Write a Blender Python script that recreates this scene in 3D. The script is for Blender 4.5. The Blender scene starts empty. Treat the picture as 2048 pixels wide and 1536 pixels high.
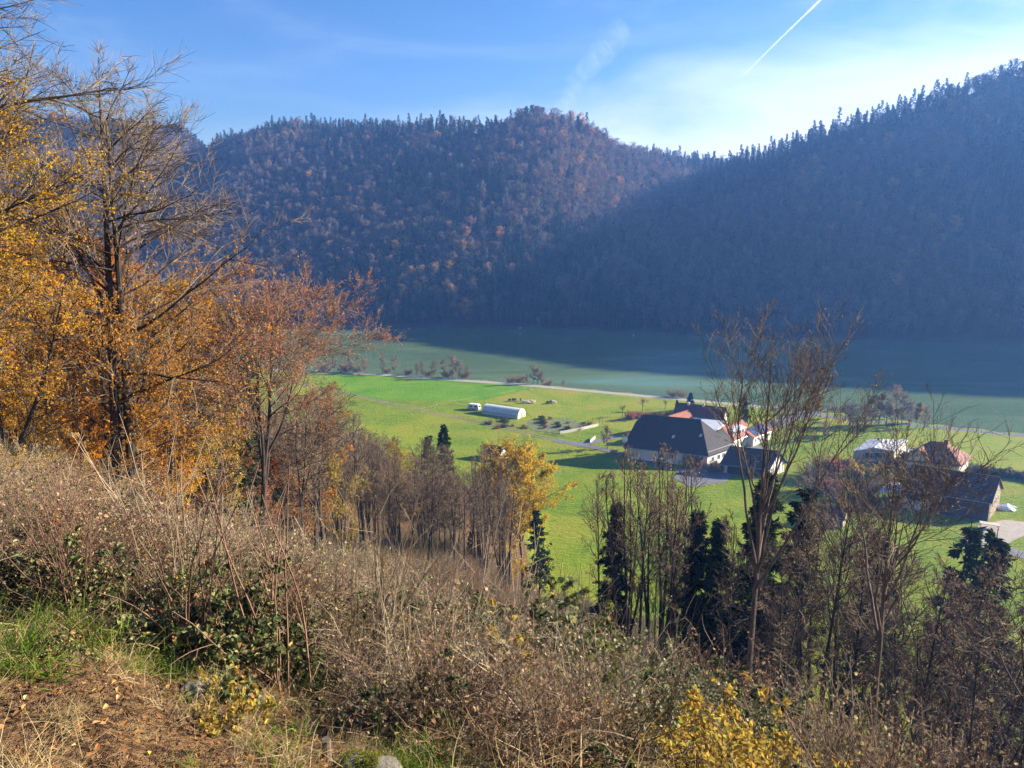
import bpy, math, random
import numpy as np
from mathutils import Vector, Matrix
PI = math.pi; R = math.radians
rng = np.random.default_rng(7); random.seed(7)
sc = bpy.context.scene
COL = sc.collection

# ------------------------------------------------------------------ camera
FPX, PITCH, ZC = 1500.0, R(12), 72.0
cd = bpy.data.cameras.new('camera'); cam = bpy.data.objects.new('camera', cd); COL.objects.link(cam)
cd.sensor_width = 36.0; cd.lens = 36.0 * FPX / 2048; cd.clip_start = 0.1; cd.clip_end = 60000
cam.location = (0, 0, ZC); cam.rotation_euler = (PI / 2 - PITCH, 0, 0)
sc.camera = cam
# ------------------------------------------------------------------ light
SUN_AZ, SUN_EL = R(76), R(21)          # azimuth measured from +Y towards +X
SD = Vector((math.sin(SUN_AZ) * math.cos(SUN_EL), math.cos(SUN_AZ) * math.cos(SUN_EL), math.sin(SUN_EL)))
ld = bpy.data.lights.new('sun', 'SUN'); sun = bpy.data.objects.new('sun', ld); COL.objects.link(sun)
ld.energy = 5.0; ld.angle = R(0.53); ld.color = (1.0, 0.87, 0.70)
sun.rotation_euler = SD.to_track_quat('Z', 'Y').to_euler()
w = bpy.data.worlds.new('World'); sc.world = w; w.use_nodes = True
nt = w.node_tree; nt.nodes.clear()
def N(nt, t, **kw):
    n = nt.nodes.new(t)
    for k, v in kw.items():
        if k in n.inputs: n.inputs[k].default_value = v
        else: setattr(n, k, v)
    return n
def L(nt, a, b): nt.links.new(a, b)
def ramp(nt, stops, interp='LINEAR'):
    r = nt.nodes.new('ShaderNodeValToRGB'); r.color_ramp.interpolation = interp
    e = r.color_ramp.elements
    while len(e) > 1: e.remove(e[-1])
    for i, (p, c) in enumerate(stops):
        el = e[0] if i == 0 else e.new(p)
        el.position = p; el.color = (*c, 1) if len(c) == 3 else c
    return r
out = N(nt, 'ShaderNodeOutputWorld'); bg = N(nt, 'ShaderNodeBackground'); bg.inputs['Strength'].default_value = 0.058
sky = N(nt, 'ShaderNodeTexSky'); sky.sky_type = 'NISHITA'; sky.sun_disc = False
sky.sun_elevation = SUN_EL; sky.sun_rotation = SUN_AZ; sky.altitude = 350; sky.air_density = 1.0; sky.dust_density = 0.55; sky.ozone_density = 2.2
hs = N(nt, 'ShaderNodeHueSaturation'); hs.inputs['Saturation'].default_value = 1.34; hs.inputs['Value'].default_value = .76; hs.inputs['Hue'].default_value = .512
L(nt, sky.outputs[0], hs.inputs['Color'])
# thin cloud bank low over the hills and a faint high veil, laid out by direction
tc = N(nt, 'ShaderNodeTexCoord'); sep = N(nt, 'ShaderNodeSeparateXYZ'); L(nt, tc.outputs['Generated'], sep.inputs[0])
mp = N(nt, 'ShaderNodeMapping'); mp.inputs['Scale'].default_value = (1.6, 1.6, 6.5); mp.inputs['Rotation'].default_value = (0, R(12), 0)
L(nt, tc.outputs['Generated'], mp.inputs[0])
no = N(nt, 'ShaderNodeTexNoise', Scale=2.1, Detail=7.0, Roughness=0.55, Distortion=0.6); L(nt, mp.outputs[0], no.inputs['Vector'])
def math_(nt, op, a, b=None, c=None, clamp=False):
    n = nt.nodes.new('ShaderNodeMath'); n.operation = op; n.use_clamp = clamp
    for i, v in enumerate((a, b, c)):
        if v is None: continue
        if isinstance(v, (int, float)): n.inputs[i].default_value = v
        else: nt.links.new(v, n.inputs[i])
    return n.outputs[0]
def mrange(nt, v, a, b, c=0.0, d=1.0, smooth=True):
    n = nt.nodes.new('ShaderNodeMapRange'); n.interpolation_type = 'SMOOTHSTEP' if smooth else 'LINEAR'; n.clamp = True
    nt.links.new(v, n.inputs[0])
    for i, q in enumerate((a, b, c, d)): n.inputs[i + 1].default_value = q
    return n.outputs[0]
# height of the bank's top rises towards the sun side
top = math_(nt, 'MULTIPLY_ADD', sep.outputs['X'], 0.22, 0.118)
nn = math_(nt, 'MULTIPLY_ADD', no.outputs[0], 0.22, -0.11)
hh = math_(nt, 'SUBTRACT', math_(nt, 'ADD', top, nn), sep.outputs['Z'])
bank = mrange(nt, hh, -0.07, 0.11)
side = mrange(nt, sep.outputs['X'], -0.25, 0.14, 0.45, 1.0)
bank = math_(nt, 'MULTIPLY', bank, side)
no2 = N(nt, 'ShaderNodeTexNoise', Scale=1.3, Detail=6.0, Roughness=0.6, Distortion=1.2); L(nt, mp.outputs[0], no2.inputs['Vector'])
veil = math_(nt, 'MULTIPLY', mrange(nt, no2.outputs[0], 0.45, 0.8), 0.14)
cf = math_(nt, 'MAXIMUM', math_(nt, 'MULTIPLY', bank, 0.92), veil)
mx = N(nt, 'ShaderNodeMix'); mx.data_type = 'RGBA'
L(nt, cf, mx.inputs['Factor']); L(nt, hs.outputs[0], mx.inputs[6]); mx.inputs[7].default_value = (6.3, 6.35, 6.7, 1)
L(nt, mx.outputs[2], bg.inputs['Color']); L(nt, bg.outputs[0], out.inputs['Surface'])
# ------------------------------------------------------------------ view
sc.view_settings.view_transform = 'Standard'; sc.view_settings.look = 'None'
sc.view_settings.gamma = 1; sc.view_settings.exposure = 2.04
sc.render.engine = 'CYCLES'
cy = sc.cycles
cy.max_bounces = 5; cy.diffuse_bounces = 2; cy.glossy_bounces = 2; cy.transmission_bounces = 3; cy.transparent_max_bounces = 8
cy.volume_bounces = 0; cy.use_adaptive_sampling = True; cy.adaptive_threshold = 0.02; cy.use_denoising = True; cy.denoiser = 'OPENIMAGEDENOISE'; cy.denoising_input_passes = 'RGB_ALBEDO_NORMAL'
cy.sample_clamp_indirect = 6; cy.caustics_reflective = False; cy.caustics_refractive = False

# ------------------------------------------------------------------ tags and builders
def tag(o, label=None, cat=None, group=None, kind=None):
    if label: o['label'] = label
    if cat: o['category'] = cat
    if group: o['group'] = group
    if kind: o['kind'] = kind
    return o
def empty(name, loc=(0, 0, 0), rz=0.0):
    o = bpy.data.objects.new(name, None); COL.objects.link(o); o.location = loc; o.rotation_euler = (0, 0, rz)
    o.empty_display_size = 0.3
    return o
def link(name, me, parent=None, loc=None):
    o = bpy.data.objects.new(name, me); COL.objects.link(o)
    if parent: o.parent = parent
    if loc is not None: o.location = loc
    return o
def npmesh(name, verts, faces, mats, mi=None, lc=None, smooth=False):
    """faces: list of int arrays (n,k); mi: list of material indices per array or list of arrays; lc: list of per-face floats"""
    verts = np.asarray(verts, dtype=np.float32).reshape(-1, 3)
    me = bpy.data.meshes.new(name)
    fs = [np.asarray(f, dtype=np.int32) for f in faces if len(f)]
    me.vertices.add(len(verts)); me.vertices.foreach_set('co', verts.ravel())
    nl = sum(f.size for f in fs); npoly = sum(len(f) for f in fs)
    me.loops.add(nl); me.loops.foreach_set('vertex_index', np.concatenate([f.ravel() for f in fs]))
    tot = np.concatenate([np.full(len(f), f.shape[1], dtype=np.int32) for f in fs])
    st = np.concatenate([[0], np.cumsum(tot)[:-1]]).astype(np.int32)
    me.polygons.add(npoly); me.polygons.foreach_set('loop_start', st)
    me.polygons.foreach_set('loop_total', tot)
    for m in mats: me.materials.append(m)
    if mi is not None:
        keep = [i for i, f in enumerate(faces) if len(f)]
        me.polygons.foreach_set('material_index', np.concatenate([np.broadcast_to(np.asarray(mi[i], dtype=np.int32), (len(faces[i]),)) for i in keep]))
    if lc is not None:
        keep = [i for i, f in enumerate(faces) if len(f)]
        a = me.attributes.new('lc', 'FLOAT', 'FACE')
        a.data.foreach_set('value', np.concatenate([np.broadcast_to(np.asarray(lc[i], dtype=np.float32), (len(faces[i]),)) for i in keep]))
    me.update(calc_edges=True)
    me.polygons.foreach_set('use_smooth', np.full(npoly, smooth))
    return me
class MB:
    """collects solids into one mesh"""
    def __init__(s): s.v = []; s.f = []; s.m = []; s.n = 0
    def add(s, vs, fs, m=0):
        s.v += [tuple(v) for v in vs]; s.f += [tuple(i + s.n for i in f) for f in fs]; s.m += [m] * len(fs); s.n += len(vs)
    def box(s, x0, x1, y0, y1, z0, z1, m=0):
        s.add([(x0, y0, z0), (x1, y0, z0), (x1, y1, z0), (x0, y1, z0), (x0, y0, z1), (x1, y0, z1), (x1, y1, z1), (x0, y1, z1)],
              [(3, 2, 1, 0), (4, 5, 6, 7), (0, 1, 5, 4), (1, 2, 6, 5), (2, 3, 7, 6), (3, 0, 4, 7)], m)
    def slab(s, pts, th, m=0):
        """a polygon in 3-D given upward thickness downwards"""
        n = len(pts); s.add([*pts, *[(p[0], p[1], p[2] - th) for p in pts]],
              [tuple(range(n)), tuple(reversed(range(n, 2 * n)))] + [(i, n + i, n + (i + 1) % n, (i + 1) % n) for i in range(n)], m)
    def prism(s, pts, a, b, m=0):
        """polygon pts (3-D) extruded by vector b-a"""
        d = Vector(b) - Vector(a); n = len(pts)
        s.add([*pts, *[tuple(Vector(p) + d) for p in pts]], [tuple(range(n)), tuple(reversed(range(n, 2 * n)))] + [(i, n + i, n + (i + 1) % n, (i + 1) % n) for i in range(n)], m)
    def tube(s, a, b, r0, r1=None, k=8, m=0, cap=True):
        r1 = r0 if r1 is None else r1
        a = Vector(a); b = Vector(b); q = (b - a).to_track_quat('Z', 'Y').to_matrix()
        vs = []
        for c, r in ((a, r0), (b, r1)):
            for i in range(k): vs.append(c + q @ Vector((r * math.cos(2 * PI * i / k), r * math.sin(2 * PI * i / k), 0)))
        fs = [(i, (i + 1) % k, k + (i + 1) % k, k + i) for i in range(k)]
        if cap: fs += [tuple(reversed(range(k))), tuple(range(k, 2 * k))]
        s.add(vs, fs, m)
    def blob(s, c, r, k=8, j=5, m=0, jit=0.0, rnd=random):
        vs = []; fs = []
        for a in range(j + 1):
            th = PI * a / j
            for i in range(k):
                ph = 2 * PI * i / k; q = 1 + jit * (rnd.random() - .5)
                vs.append((c[0] + r[0] * q * math.sin(th) * math.cos(ph), c[1] + r[1] * q * math.sin(th) * math.sin(ph), c[2] + r[2] * q * math.cos(th)))
        for a in range(j):
            for i in range(k): fs.append((a * k + i, (a + 1) * k + i, (a + 1) * k + (i + 1) % k, a * k + (i + 1) % k))
        s.add(vs, fs, m)
    def build(s, name, mats, parent=None, smooth=False, bevel=0):
        if not isinstance(mats, (list, tuple)): mats = [mats]
        me = bpy.data.meshes.new(name); me.from_pydata(s.v, [], s.f)
        for m in mats: me.materials.append(m)
        me.polygons.foreach_set('material_index', s.m)
        me.polygons.foreach_set('use_smooth', [smooth] * len(s.f)); me.validate(); me.update()
        o = link(name, me, parent)
        if bevel:
            md = o.modifiers.new('b', 'BEVEL'); md.width = bevel; md.segments = 1; md.limit_method = 'ANGLE'
        return o

# ------------------------------------------------------------------ materials
MATS = {}
ORD = 'first second third fourth fifth sixth seventh eighth ninth tenth eleventh twelfth thirteenth fourteenth fifteenth sixteenth seventeenth eighteenth nineteenth twentieth'.split()
def newmat(name):
    m = bpy.data.materials.new(name); m.use_nodes = True; nt = m.node_tree; nt.nodes.clear()
    o = nt.nodes.new('ShaderNodeOutputMaterial'); MATS[name] = m
    return m, nt, o
def coords(nt, kind='Object', scale=(1, 1, 1)):
    t = nt.nodes.new('ShaderNodeTexCoord'); mp = nt.nodes.new('ShaderNodeMapping'); mp.inputs['Scale'].default_value = scale
    nt.links.new(t.outputs[kind], mp.inputs[0]); return mp.outputs[0]
def plain(name, c, rough=0.7, var=0.15, scale=1.5, metal=0.0, bump=0.0, stretch=(1, 1, 1), detail=5.0, spec=0.5):
    """base colour broken up by noise of its own"""
    m, nt, o = newmat(name); p = nt.nodes.new('ShaderNodeBsdfPrincipled')
    v = coords(nt, 'Object', stretch)
    n = N(nt, 'ShaderNodeTexNoise', Scale=scale, Detail=detail, Roughness=0.65); L(nt, v, n.inputs['Vector'])
    lo = tuple(max(0, x * (1 - var)) for x in c); hi = tuple(min(1, x * (1 + var)) for x in c)
    r = ramp(nt, [(0.3, lo), (0.7, hi)]); L(nt, n.outputs[0], r.inputs[0]); L(nt, r.outputs[0], p.inputs['Base Color'])
    p.inputs['Roughness'].default_value = rough; p.inputs['Metallic'].default_value = metal; p.inputs['Specular IOR Level'].default_value = spec
    if bump:
        b = N(nt, 'ShaderNodeBump', Strength=bump, Distance=0.05); L(nt, n.outputs[0], b.inputs['Height']); L(nt, b.outputs[0], p.inputs['Normal'])
    L(nt, p.outputs[0], o.inputs['Surface']); return m
def leafmat(name, stops, transl=0.5, gloss=0.0, rough=0.45, attr='lc', objvar=0.12):
    m, nt, o = newmat(name)
    a = nt.nodes.new('ShaderNodeAttribute'); a.attribute_name = attr
    r = ramp(nt, stops); L(nt, a.outputs['Fac'], r.inputs[0])
    oi = nt.nodes.new('ShaderNodeObjectInfo')
    h = nt.nodes.new('ShaderNodeHueSaturation')
    L(nt, mrange(nt, oi.outputs['Random'], 0, 1, 1 - objvar * 1.6, 1 + objvar * 1.6, False), h.inputs['Value'])
    L(nt, mrange(nt, oi.outputs['Random'], 0, 1, 0.5 + objvar * 0.12, 0.5 - objvar * 0.12, False), h.inputs['Hue'])
    L(nt, r.outputs[0], h.inputs['Color'])
    p = nt.nodes.new('ShaderNodeBsdfPrincipled'); p.inputs['Roughness'].default_value = rough; p.inputs['Specular IOR Level'].default_value = gloss
    L(nt, h.outputs[0], p.inputs['Base Color'])
    if transl > 0:
        t = nt.nodes.new('ShaderNodeBsdfTranslucent'); L(nt, h.outputs[0], t.inputs['Color'])
        x = nt.nodes.new('ShaderNodeMixShader'); x.inputs[0].default_value = transl
        L(nt, p.outputs[0], x.inputs[1]); L(nt, t.outputs[0], x.inputs[2]); L(nt, x.outputs[0], o.inputs['Surface'])
    else: L(nt, p.outputs[0], o.inputs['Surface'])
    return m

# ------------------------------------------------------------------ terrain
def ray(px, py):
    a = (px - 1024) / FPX; b = -(py - 768) / FPX; c, s = math.cos(PITCH), math.sin(PITCH)
    return (a, c + b * s, -s + b * c)
def G(px, py, z=2.0):                     # where a sight line meets the level z
    d = ray(px, py); t = (z - ZC) / d[2]; return (d[0] * t, d[1] * t, z)
def P(px, py, Y):                         # point of a sight line at depth Y
    d = ray(px, py); t = Y / d[1]; return (d[0] * t, Y, ZC + d[2] * t)
NBX = np.array([-900, -400, -136, -93, -64, -41, -5, 17, 48, 77, 106, 129, 149, 176, 260, 400, 900.]); NBY = np.array([300, 372, 371, 360, 356, 347.5, 336, 327, 313, 300, 287.5, 277, 262.5, 249, 200, 120, -160.])
FBX = np.array([-1300, -600, -168, -97, 26, 109, 243, 313, 450, 700, 1000, 1800.]); FBY = np.array([500, 560, 541, 530, 515, 498, 465, 450, 418, 350, 262, 20.])
ynear = lambda x: np.interp(x, NBX, NBY); yfar = lambda x: np.interp(x, FBX, FBY)
DN = np.array([0, 4, 10, 20, 30, 45, 70, 100, 130, 200, 300, 420.])
AZ = np.array([-180, -120, -90, -60, -34, -26, -15, -5, 3, 10, 20, 34, 60, 90, 130, 180.])
T = np.array([
 [1.7, 0.0, -2.5, -8, -13, -22, -36, -55, -72, -100, -130, -150],
 [1.7, 1.0, 0.5, -1, -3, -6, -11, -18, -25, -36, -46, -50],
 [1.7, 1.7, 2.0, 2.6, 3, 4, 6, 8, 10, 14, 20, 26],
 [1.7, 2.1, 2.8, 4.3, 5.6, 8, 12, 16, 21, 32, 46, 62],
 [1.7, 2.5, 4.1, 6.4, 8.6, 12.3, 19, 28, 36, 50, 62, 70],
 [1.7, 2.9, 4.9, 8.6, 12.4, 18, 27, 37, 46, 58, 67, 70],
 [1.7, 3.2, 5.9, 10.8, 15.5, 22.5, 33, 45, 55, 65, 70, 70],
 [1.7, 3.4, 6.6, 12.2, 17.8, 25, 36.5, 47, 57, 69, 70, 70],
 [1.7, 3.5, 7.0, 13, 19, 28, 42, 57, 69, 70, 70, 70],
 [1.7, 3.6, 7.4, 14, 20.5, 30.5, 47, 64, 70, 70, 70, 70],
 [1.7, 3.7, 8.0, 15.2, 22.8, 33.6, 52, 69, 70, 70, 70, 70],
 [1.7, 3.8, 8.4, 16, 24, 36, 56, 70, 70, 70, 70, 70],
 [1.7, 3.8, 8.2, 15.5, 23, 34, 54, 69, 70, 70, 70, 70],
 [1.7, 3.0, 6.0, 11, 16, 24, 36, 50, 62, 70, 70, 70],
 [1.7, 1.3, 0.5, -1, -2, -4, -8, -12, -16, -20, -20, -20],
 [1.7, 0.0, -2.5, -8, -13, -22, -36, -55, -72, -100, -130, -150.]])
_p = rng.uniform(0, 2 * PI, (24,)); _k = rng.uniform(-1, 1, (24, 2))
def wob(x, y, s, o=0):                    # smooth pseudo-noise, about -1..1
    r = 0
    for i in range(4):
        k = _k[o + i] * 1.6 ** i; r = r + np.sin((x * k[0] + y * k[1]) / s + _p[o + i]) / 1.35 ** i
    return r / 2.2
RU = np.array([-1.4, -.9, -.65, -.5, -.42, -.385, -.371, -.32, -.276, -.1, -.02, .02, .06, .09, .14, .18, .26, .4, .8])
RY = np.array([1000, 980, 1000, 1020, 1040, 1050, 1040, 1000, 960, 820, 780, 768, 768, 780, 810, 845, 940, 1050, 1150.])
RE = np.array([.13, .13, .122, .118, .116, .082, .098, .110, .116, .118, .113, .1275, .124, .116, .088, .081, .07, .06, .05])
QX = np.array([-60, 40, 100, 150, 198, 252, 408, 540, 700, 900, 1200, 1700.]); QY = np.array([660, 690, 740, 760, 765, 700, 640, 600, 545, 500, 440, 350.]); QH = np.array([-10, 10, 50, 92, 122, 136, 188, 236, 266, 288, 292, 292.])
def shape(t):
    a = np.clip(t, 0, 1); f = a ** 0.92 * (1 - 0.12 * a) / 0.88
    return np.where(t < 1, f, 1 - 0.55 * np.clip(t - 1, 0, 1.2) ** 1.2)
def hills(x, y):
    u = x / np.maximum(y, 1.0)
    yf = yfar(x); Yr = np.interp(u, RU, RY); h = 72 + np.interp(u, RU, RE) * Yr
    yy = yf + (y - yf)
    t = (y - yf) / np.maximum(Yr - yf, 40)
    u2 = u + .11 * (1 - np.clip(t, 0, 1)); Yr = np.interp(u2, RU, RY); h = 72 + np.interp(u2, RU, RE) * Yr
    t = (y - yf) / np.maximum(Yr - yf, 40)
    g = wob(x, y * 0.35, 16.0, 0) * 5.5 + wob(x, y * .5, 38.0, 4) * 9
    z1 = shape(t) * h + g * np.clip(t, 0, 1) * np.clip((1.15 - t) * 2, 0.12, 1)
    yq = np.interp(x, QX, QY); hq = np.interp(x, QX, QH)
    t2 = (y - yf) / np.maximum(yq - yf, 40)
    z2 = shape(t2) * hq + (wob(x, y * .4, 20.0, 8) * 5 + wob(x, y * .6, 45.0, 12) * 7) * np.clip(t2, 0, 1) * np.clip((1.1 - t2) * 2, 0.1, 1)
    z = np.maximum(z1, z2)
    return np.where(y > yf, np.maximum(z, 1.6), -3)
def hillside(x, y):
    d = np.hypot(x, y); az = np.degrees(np.arctan2(x, y))
    ai = np.interp(az, AZ, np.arange(len(AZ))); di = np.interp(d, DN, np.arange(len(DN)))
    a0 = np.clip(ai.astype(int), 0, len(AZ) - 2); d0 = np.clip(di.astype(int), 0, len(DN) - 2)
    fa = ai - a0; fd = di - d0; fa = fa * fa * (3 - 2 * fa) * .5 + fa * .5
    v = (T[a0, d0] * (1 - fd) + T[a0, d0 + 1] * fd) * (1 - fa) + (T[a0 + 1, d0] * (1 - fd) + T[a0 + 1, d0 + 1] * fd) * fa
    return v
def H(x, y):
    x = np.asarray(x, float); y = np.asarray(y, float)
    dr = hillside(x, y); d = np.hypot(x, y)
    rough = np.clip((69.5 - dr) / 6, 0, 1)
    z = ZC - dr + rough * (wob(x, y, 1.1, 16) * 0.10 * np.clip(d / 4, .2, 1) + wob(x, y, 5.0, 20) * 0.45 * np.clip((d - 3) / 12, 0, 1))
    yn = ynear(x); yf = yfar(x)
    flat = np.where(y < yn + 0, z, np.interp(y - yn, [0, 5, 9], [2, -.6, -3]))
    riv = np.minimum(z, flat)
    z = np.where(y > yn - 1, riv, z)
    hz = hills(x, y)
    bankf = np.interp(y - yf, [-8, 0, 3], [-3, 1.0, 1.6])
    z = np.where(y > yf - 8, np.where(y > yf, np.maximum(hz, bankf), bankf), z)
    return z
def H1(x, y): return float(H(np.array([x]), np.array([y]))[0])
def axis(lo, hi, c, fine, far, grow):
    a = [c]
    s = fine
    while a[-1] < hi: a.append(a[-1] + s); s = min(far, s * grow)
    b = [c]; s = fine
    while b[-1] > lo: b.append(b[-1] - s); s = min(far, s * grow)
    return np.array(sorted(set(b + a)))
gx = axis(-1500, 1900, 0, .28, 9, 1.022); gy = axis(-250, 1500, 6, .28, 7.5, 1.02)
X, Y = np.meshgrid(gx, gy); Z = H(X, Y)
nx, ny = len(gx), len(gy); idx = np.arange(nx * ny).reshape(ny, nx)
F = np.stack([idx[:-1, :-1], idx[:-1, 1:], idx[1:, 1:], idx[1:, :-1]], -1).reshape(-1, 4)
V = np.stack([X, Y, Z], -1).reshape(-1, 3)

def grassmat(name, a, b, c, hueshift=0.5, bump=0.7, rows=None):
    m, nt, o = newmat(name); p = nt.nodes.new('ShaderNodeBsdfPrincipled'); p.inputs['Roughness'].default_value = 0.85; p.inputs['Specular IOR Level'].default_value = 0.1
    v = coords(nt, 'Object')
    n1 = N(nt, 'ShaderNodeTexNoise', Scale=0.035, Detail=6.0, Roughness=0.6, Distortion=0.8); L(nt, v, n1.inputs['Vector'])
    n2 = N(nt, 'ShaderNodeTexNoise', Scale=0.9, Detail=6.0, Roughness=0.7); L(nt, v, n2.inputs['Vector'])
    v3 = coords(nt, 'Object', (0.5, 1.6, 1)); n3 = N(nt, 'ShaderNodeTexNoise', Scale=0.45, Detail=5.0, Roughness=0.65, Distortion=1.0); L(nt, v3, n3.inputs['Vector'])
    s = math_(nt, 'ADD', math_(nt, 'MULTIPLY', n1.outputs[0], 0.5), math_(nt, 'ADD', math_(nt, 'MULTIPLY', n2.outputs[0], 0.28), math_(nt, 'MULTIPLY', n3.outputs[0], 0.22)))
    r = ramp(nt, [(0.40, a), (0.5, b), (0.59, c)]); L(nt, s, r.inputs[0]); L(nt, r.outputs[0], p.inputs['Base Color'])
    n4 = N(nt, 'ShaderNodeTexNoise', Scale=1.1, Detail=5.0, Roughness=0.8); L(nt, v, n4.inputs['Vector'])
    v6 = coords(nt, 'Object', (.55, 1.5, 1)); n6 = N(nt, 'ShaderNodeTexNoise', Scale=1.0, Detail=4.0, Roughness=.6, Distortion=.8); L(nt, v6, n6.inputs['Vector'])
    hsum = math_(nt, 'ADD', n4.outputs[0], math_(nt, 'MULTIPLY', n6.outputs[0], 1.5))
    bu = N(nt, 'ShaderNodeBump', Strength=bump, Distance=0.8); L(nt, hsum, bu.inputs['Height']); L(nt, bu.outputs[0], p.inputs['Normal'])
    L(nt, p.outputs[0], o.inputs['Surface']); return m, nt, p
M_meadow, nt, pm = grassmat('meadow_grass', (.035, .105, .006), (.060, .150, .009), (.125, .170, .018))
# near slope and far hills: one ground sheet, the mask tells litter from meadow
m_g, nt, o = newmat('ground')
def attr(nt, n):
    a = nt.nodes.new('ShaderNodeAttribute'); a.attribute_name = n; return a.outputs['Fac']
pa = nt.nodes.new('ShaderNodeBsdfPrincipled'); pa.inputs['Roughness'].default_value = .9; pa.inputs['Specular IOR Level'].default_value = 0.1
v = coords(nt, 'Object')
n1 = N(nt, 'ShaderNodeTexNoise', Scale=0.05, Detail=6.0, Roughness=0.6, Distortion=0.8); L(nt, v, n1.inputs['Vector'])
n2 = N(nt, 'ShaderNodeTexNoise', Scale=1.1, Detail=7.0, Roughness=0.72); L(nt, v, n2.inputs['Vector'])
v3 = coords(nt, 'Object', (.5, 1.6, 1)); n3 = N(nt, 'ShaderNodeTexNoise', Scale=.45, Detail=5.0, Roughness=.65, Distortion=1.0); L(nt, v3, n3.inputs['Vector'])
s = math_(nt, 'ADD', math_(nt, 'MULTIPLY', n1.outputs[0], .42), math_(nt, 'ADD', math_(nt, 'MULTIPLY', n2.outputs[0], .34), math_(nt, 'MULTIPLY', n3.outputs[0], .24)))
rg = ramp(nt, [(.38, (.085, .180, .006)), (.48, (.18, .26, .010)), (.57, (.27, .29, .022)), (.66, (.30, .23, .04))]); L(nt, s, rg.inputs[0])
vo = N(nt, 'ShaderNodeTexVoronoi', Scale=13.0); L(nt, v, vo.inputs['Vector'])
lsum = math_(nt, 'ADD', math_(nt, 'MULTIPLY', n2.outputs[0], .55), math_(nt, 'MULTIPLY', vo.outputs['Distance'], .8))
rl = ramp(nt, [(.25, (.025, .016, .009)), (.42, (.065, .036, .018)), (.58, (.12, .065, .03)), (.75, (.19, .115, .055))]); L(nt, lsum, rl.inputs[0])
rh = ramp(nt, [(.35, (.022, .020, .012)), (.65, (.065, .042, .024))]); L(nt, n2.outputs[0], rh.inputs[0])
ng = N(nt, 'ShaderNodeTexNoise', Scale=.35, Detail=3.0); L(nt, v, ng.inputs['Vector'])
mm = nt.nodes.new('ShaderNodeMix'); mm.data_type = 'RGBA'; L(nt, math_(nt, 'MULTIPLY', mrange(nt, ng.outputs[0], .55, .68), .55), mm.inputs['Factor']); L(nt, rl.outputs[0], mm.inputs[6]); mm.inputs[7].default_value = (.06, .09, .012, 1)
m1 = nt.nodes.new('ShaderNodeMix'); m1.data_type = 'RGBA'
edge = math_(nt, 'ADD', attr(nt, 'litter'), math_(nt, 'MULTIPLY_ADD', n2.outputs[0], .5, -.25))
L(nt, mrange(nt, edge, .35, .65), m1.inputs['Factor']); L(nt, rg.outputs[0], m1.inputs[6]); L(nt, mm.outputs[2], m1.inputs[7])
m2 = nt.nodes.new('ShaderNodeMix'); m2.data_type = 'RGBA'; L(nt, attr(nt, 'hill'), m2.inputs['Factor']); L(nt, m1.outputs[2], m2.inputs[6]); L(nt, rh.outputs[0], m2.inputs[7])
m3 = nt.nodes.new('ShaderNodeMix'); m3.data_type = 'RGBA'; L(nt, attr(nt, 'bank'), m3.inputs['Factor']); L(nt, m2.outputs[2], m3.inputs[6]); m3.inputs[7].default_value = (.10, .095, .085, 1)
L(nt, m3.outputs[2], pa.inputs['Base Color'])
n4 = N(nt, 'ShaderNodeTexNoise', Scale=1.2, Detail=7.0, Roughness=.8); L(nt, v, n4.inputs['Vector'])
bu = N(nt, 'ShaderNodeBump', Strength=.9, Distance=.7); v6 = coords(nt, 'Object', (.55, 1.5, 1)); n6 = N(nt, 'ShaderNodeTexNoise', Scale=1.0, Detail=4.0, Roughness=.6, Distortion=.8); L(nt, v6, n6.inputs['Vector'])
L(nt, math_(nt, 'ADD', n4.outputs[0], math_(nt, 'MULTIPLY', n6.outputs[0], 1.6)), bu.inputs['Height']); L(nt, bu.outputs[0], pa.inputs['Normal'])
L(nt, pa.outputs[0], o.inputs['Surface'])
me = npmesh('ground', V, [F], [m_g], smooth=True)
def vattr(me, n, val):
    a = me.attributes.new(n, 'FLOAT', 'POINT'); a.data.foreach_set('value', np.asarray(val, dtype=np.float32).ravel())
dr = hillside(X, Y)
vattr(me, 'litter', np.clip((69.3 - dr) / 3.0, 0, 1)); vattr(me, 'hill', np.clip((Y - yfar(X) + 6) / 3, 0, 1))
bk = np.clip(1 - np.abs(Y - ynear(X) - 3) / 4.5, 0, 1) + np.clip(1 - np.abs(Y - yfar(X) + 2) / 5, 0, 1)
vattr(me, 'bank', np.clip(bk * 1.6, 0, 1))
tag(link('ground', me), kind='structure')
# ------------------------------------------------------------------ river
m_w, nt, o = newmat('river_water'); p = nt.nodes.new('ShaderNodeBsdfPrincipled')
v = coords(nt, 'Object', (.35, 1, 1)); n1 = N(nt, 'ShaderNodeTexNoise', Scale=.012, Detail=4.0, Distortion=1.5); L(nt, v, n1.inputs['Vector'])
r = ramp(nt, [(.36, (.090, .150, .058)), (.54, (.125, .185, .072)), (.74, (.13, .25, .17))]); L(nt, n1.outputs[0], r.inputs[0]); L(nt, r.outputs[0], p.inputs['Base Color'])  # the turquoise stop paints a bright sheen patch into the water colour
n5 = N(nt, 'ShaderNodeTexNoise', Scale=.02, Detail=5.0, Distortion=2.0); L(nt, v, n5.inputs['Vector'])
L(nt, mrange(nt, n5.outputs[0], .4, .62, .10, .26), p.inputs['Roughness'])
p.inputs['IOR'].default_value = 1.33
v2 = coords(nt, 'Object', (.6, 1.4, 1)); n2 = N(nt, 'ShaderNodeTexNoise', Scale=.8, Detail=5.0, Roughness=.65); L(nt, v2, n2.inputs['Vector'])
b = N(nt, 'ShaderNodeBump', Strength=.5, Distance=.25); L(nt, n2.outputs[0], b.inputs['Height']); L(nt, b.outputs[0], p.inputs['Normal'])
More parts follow.
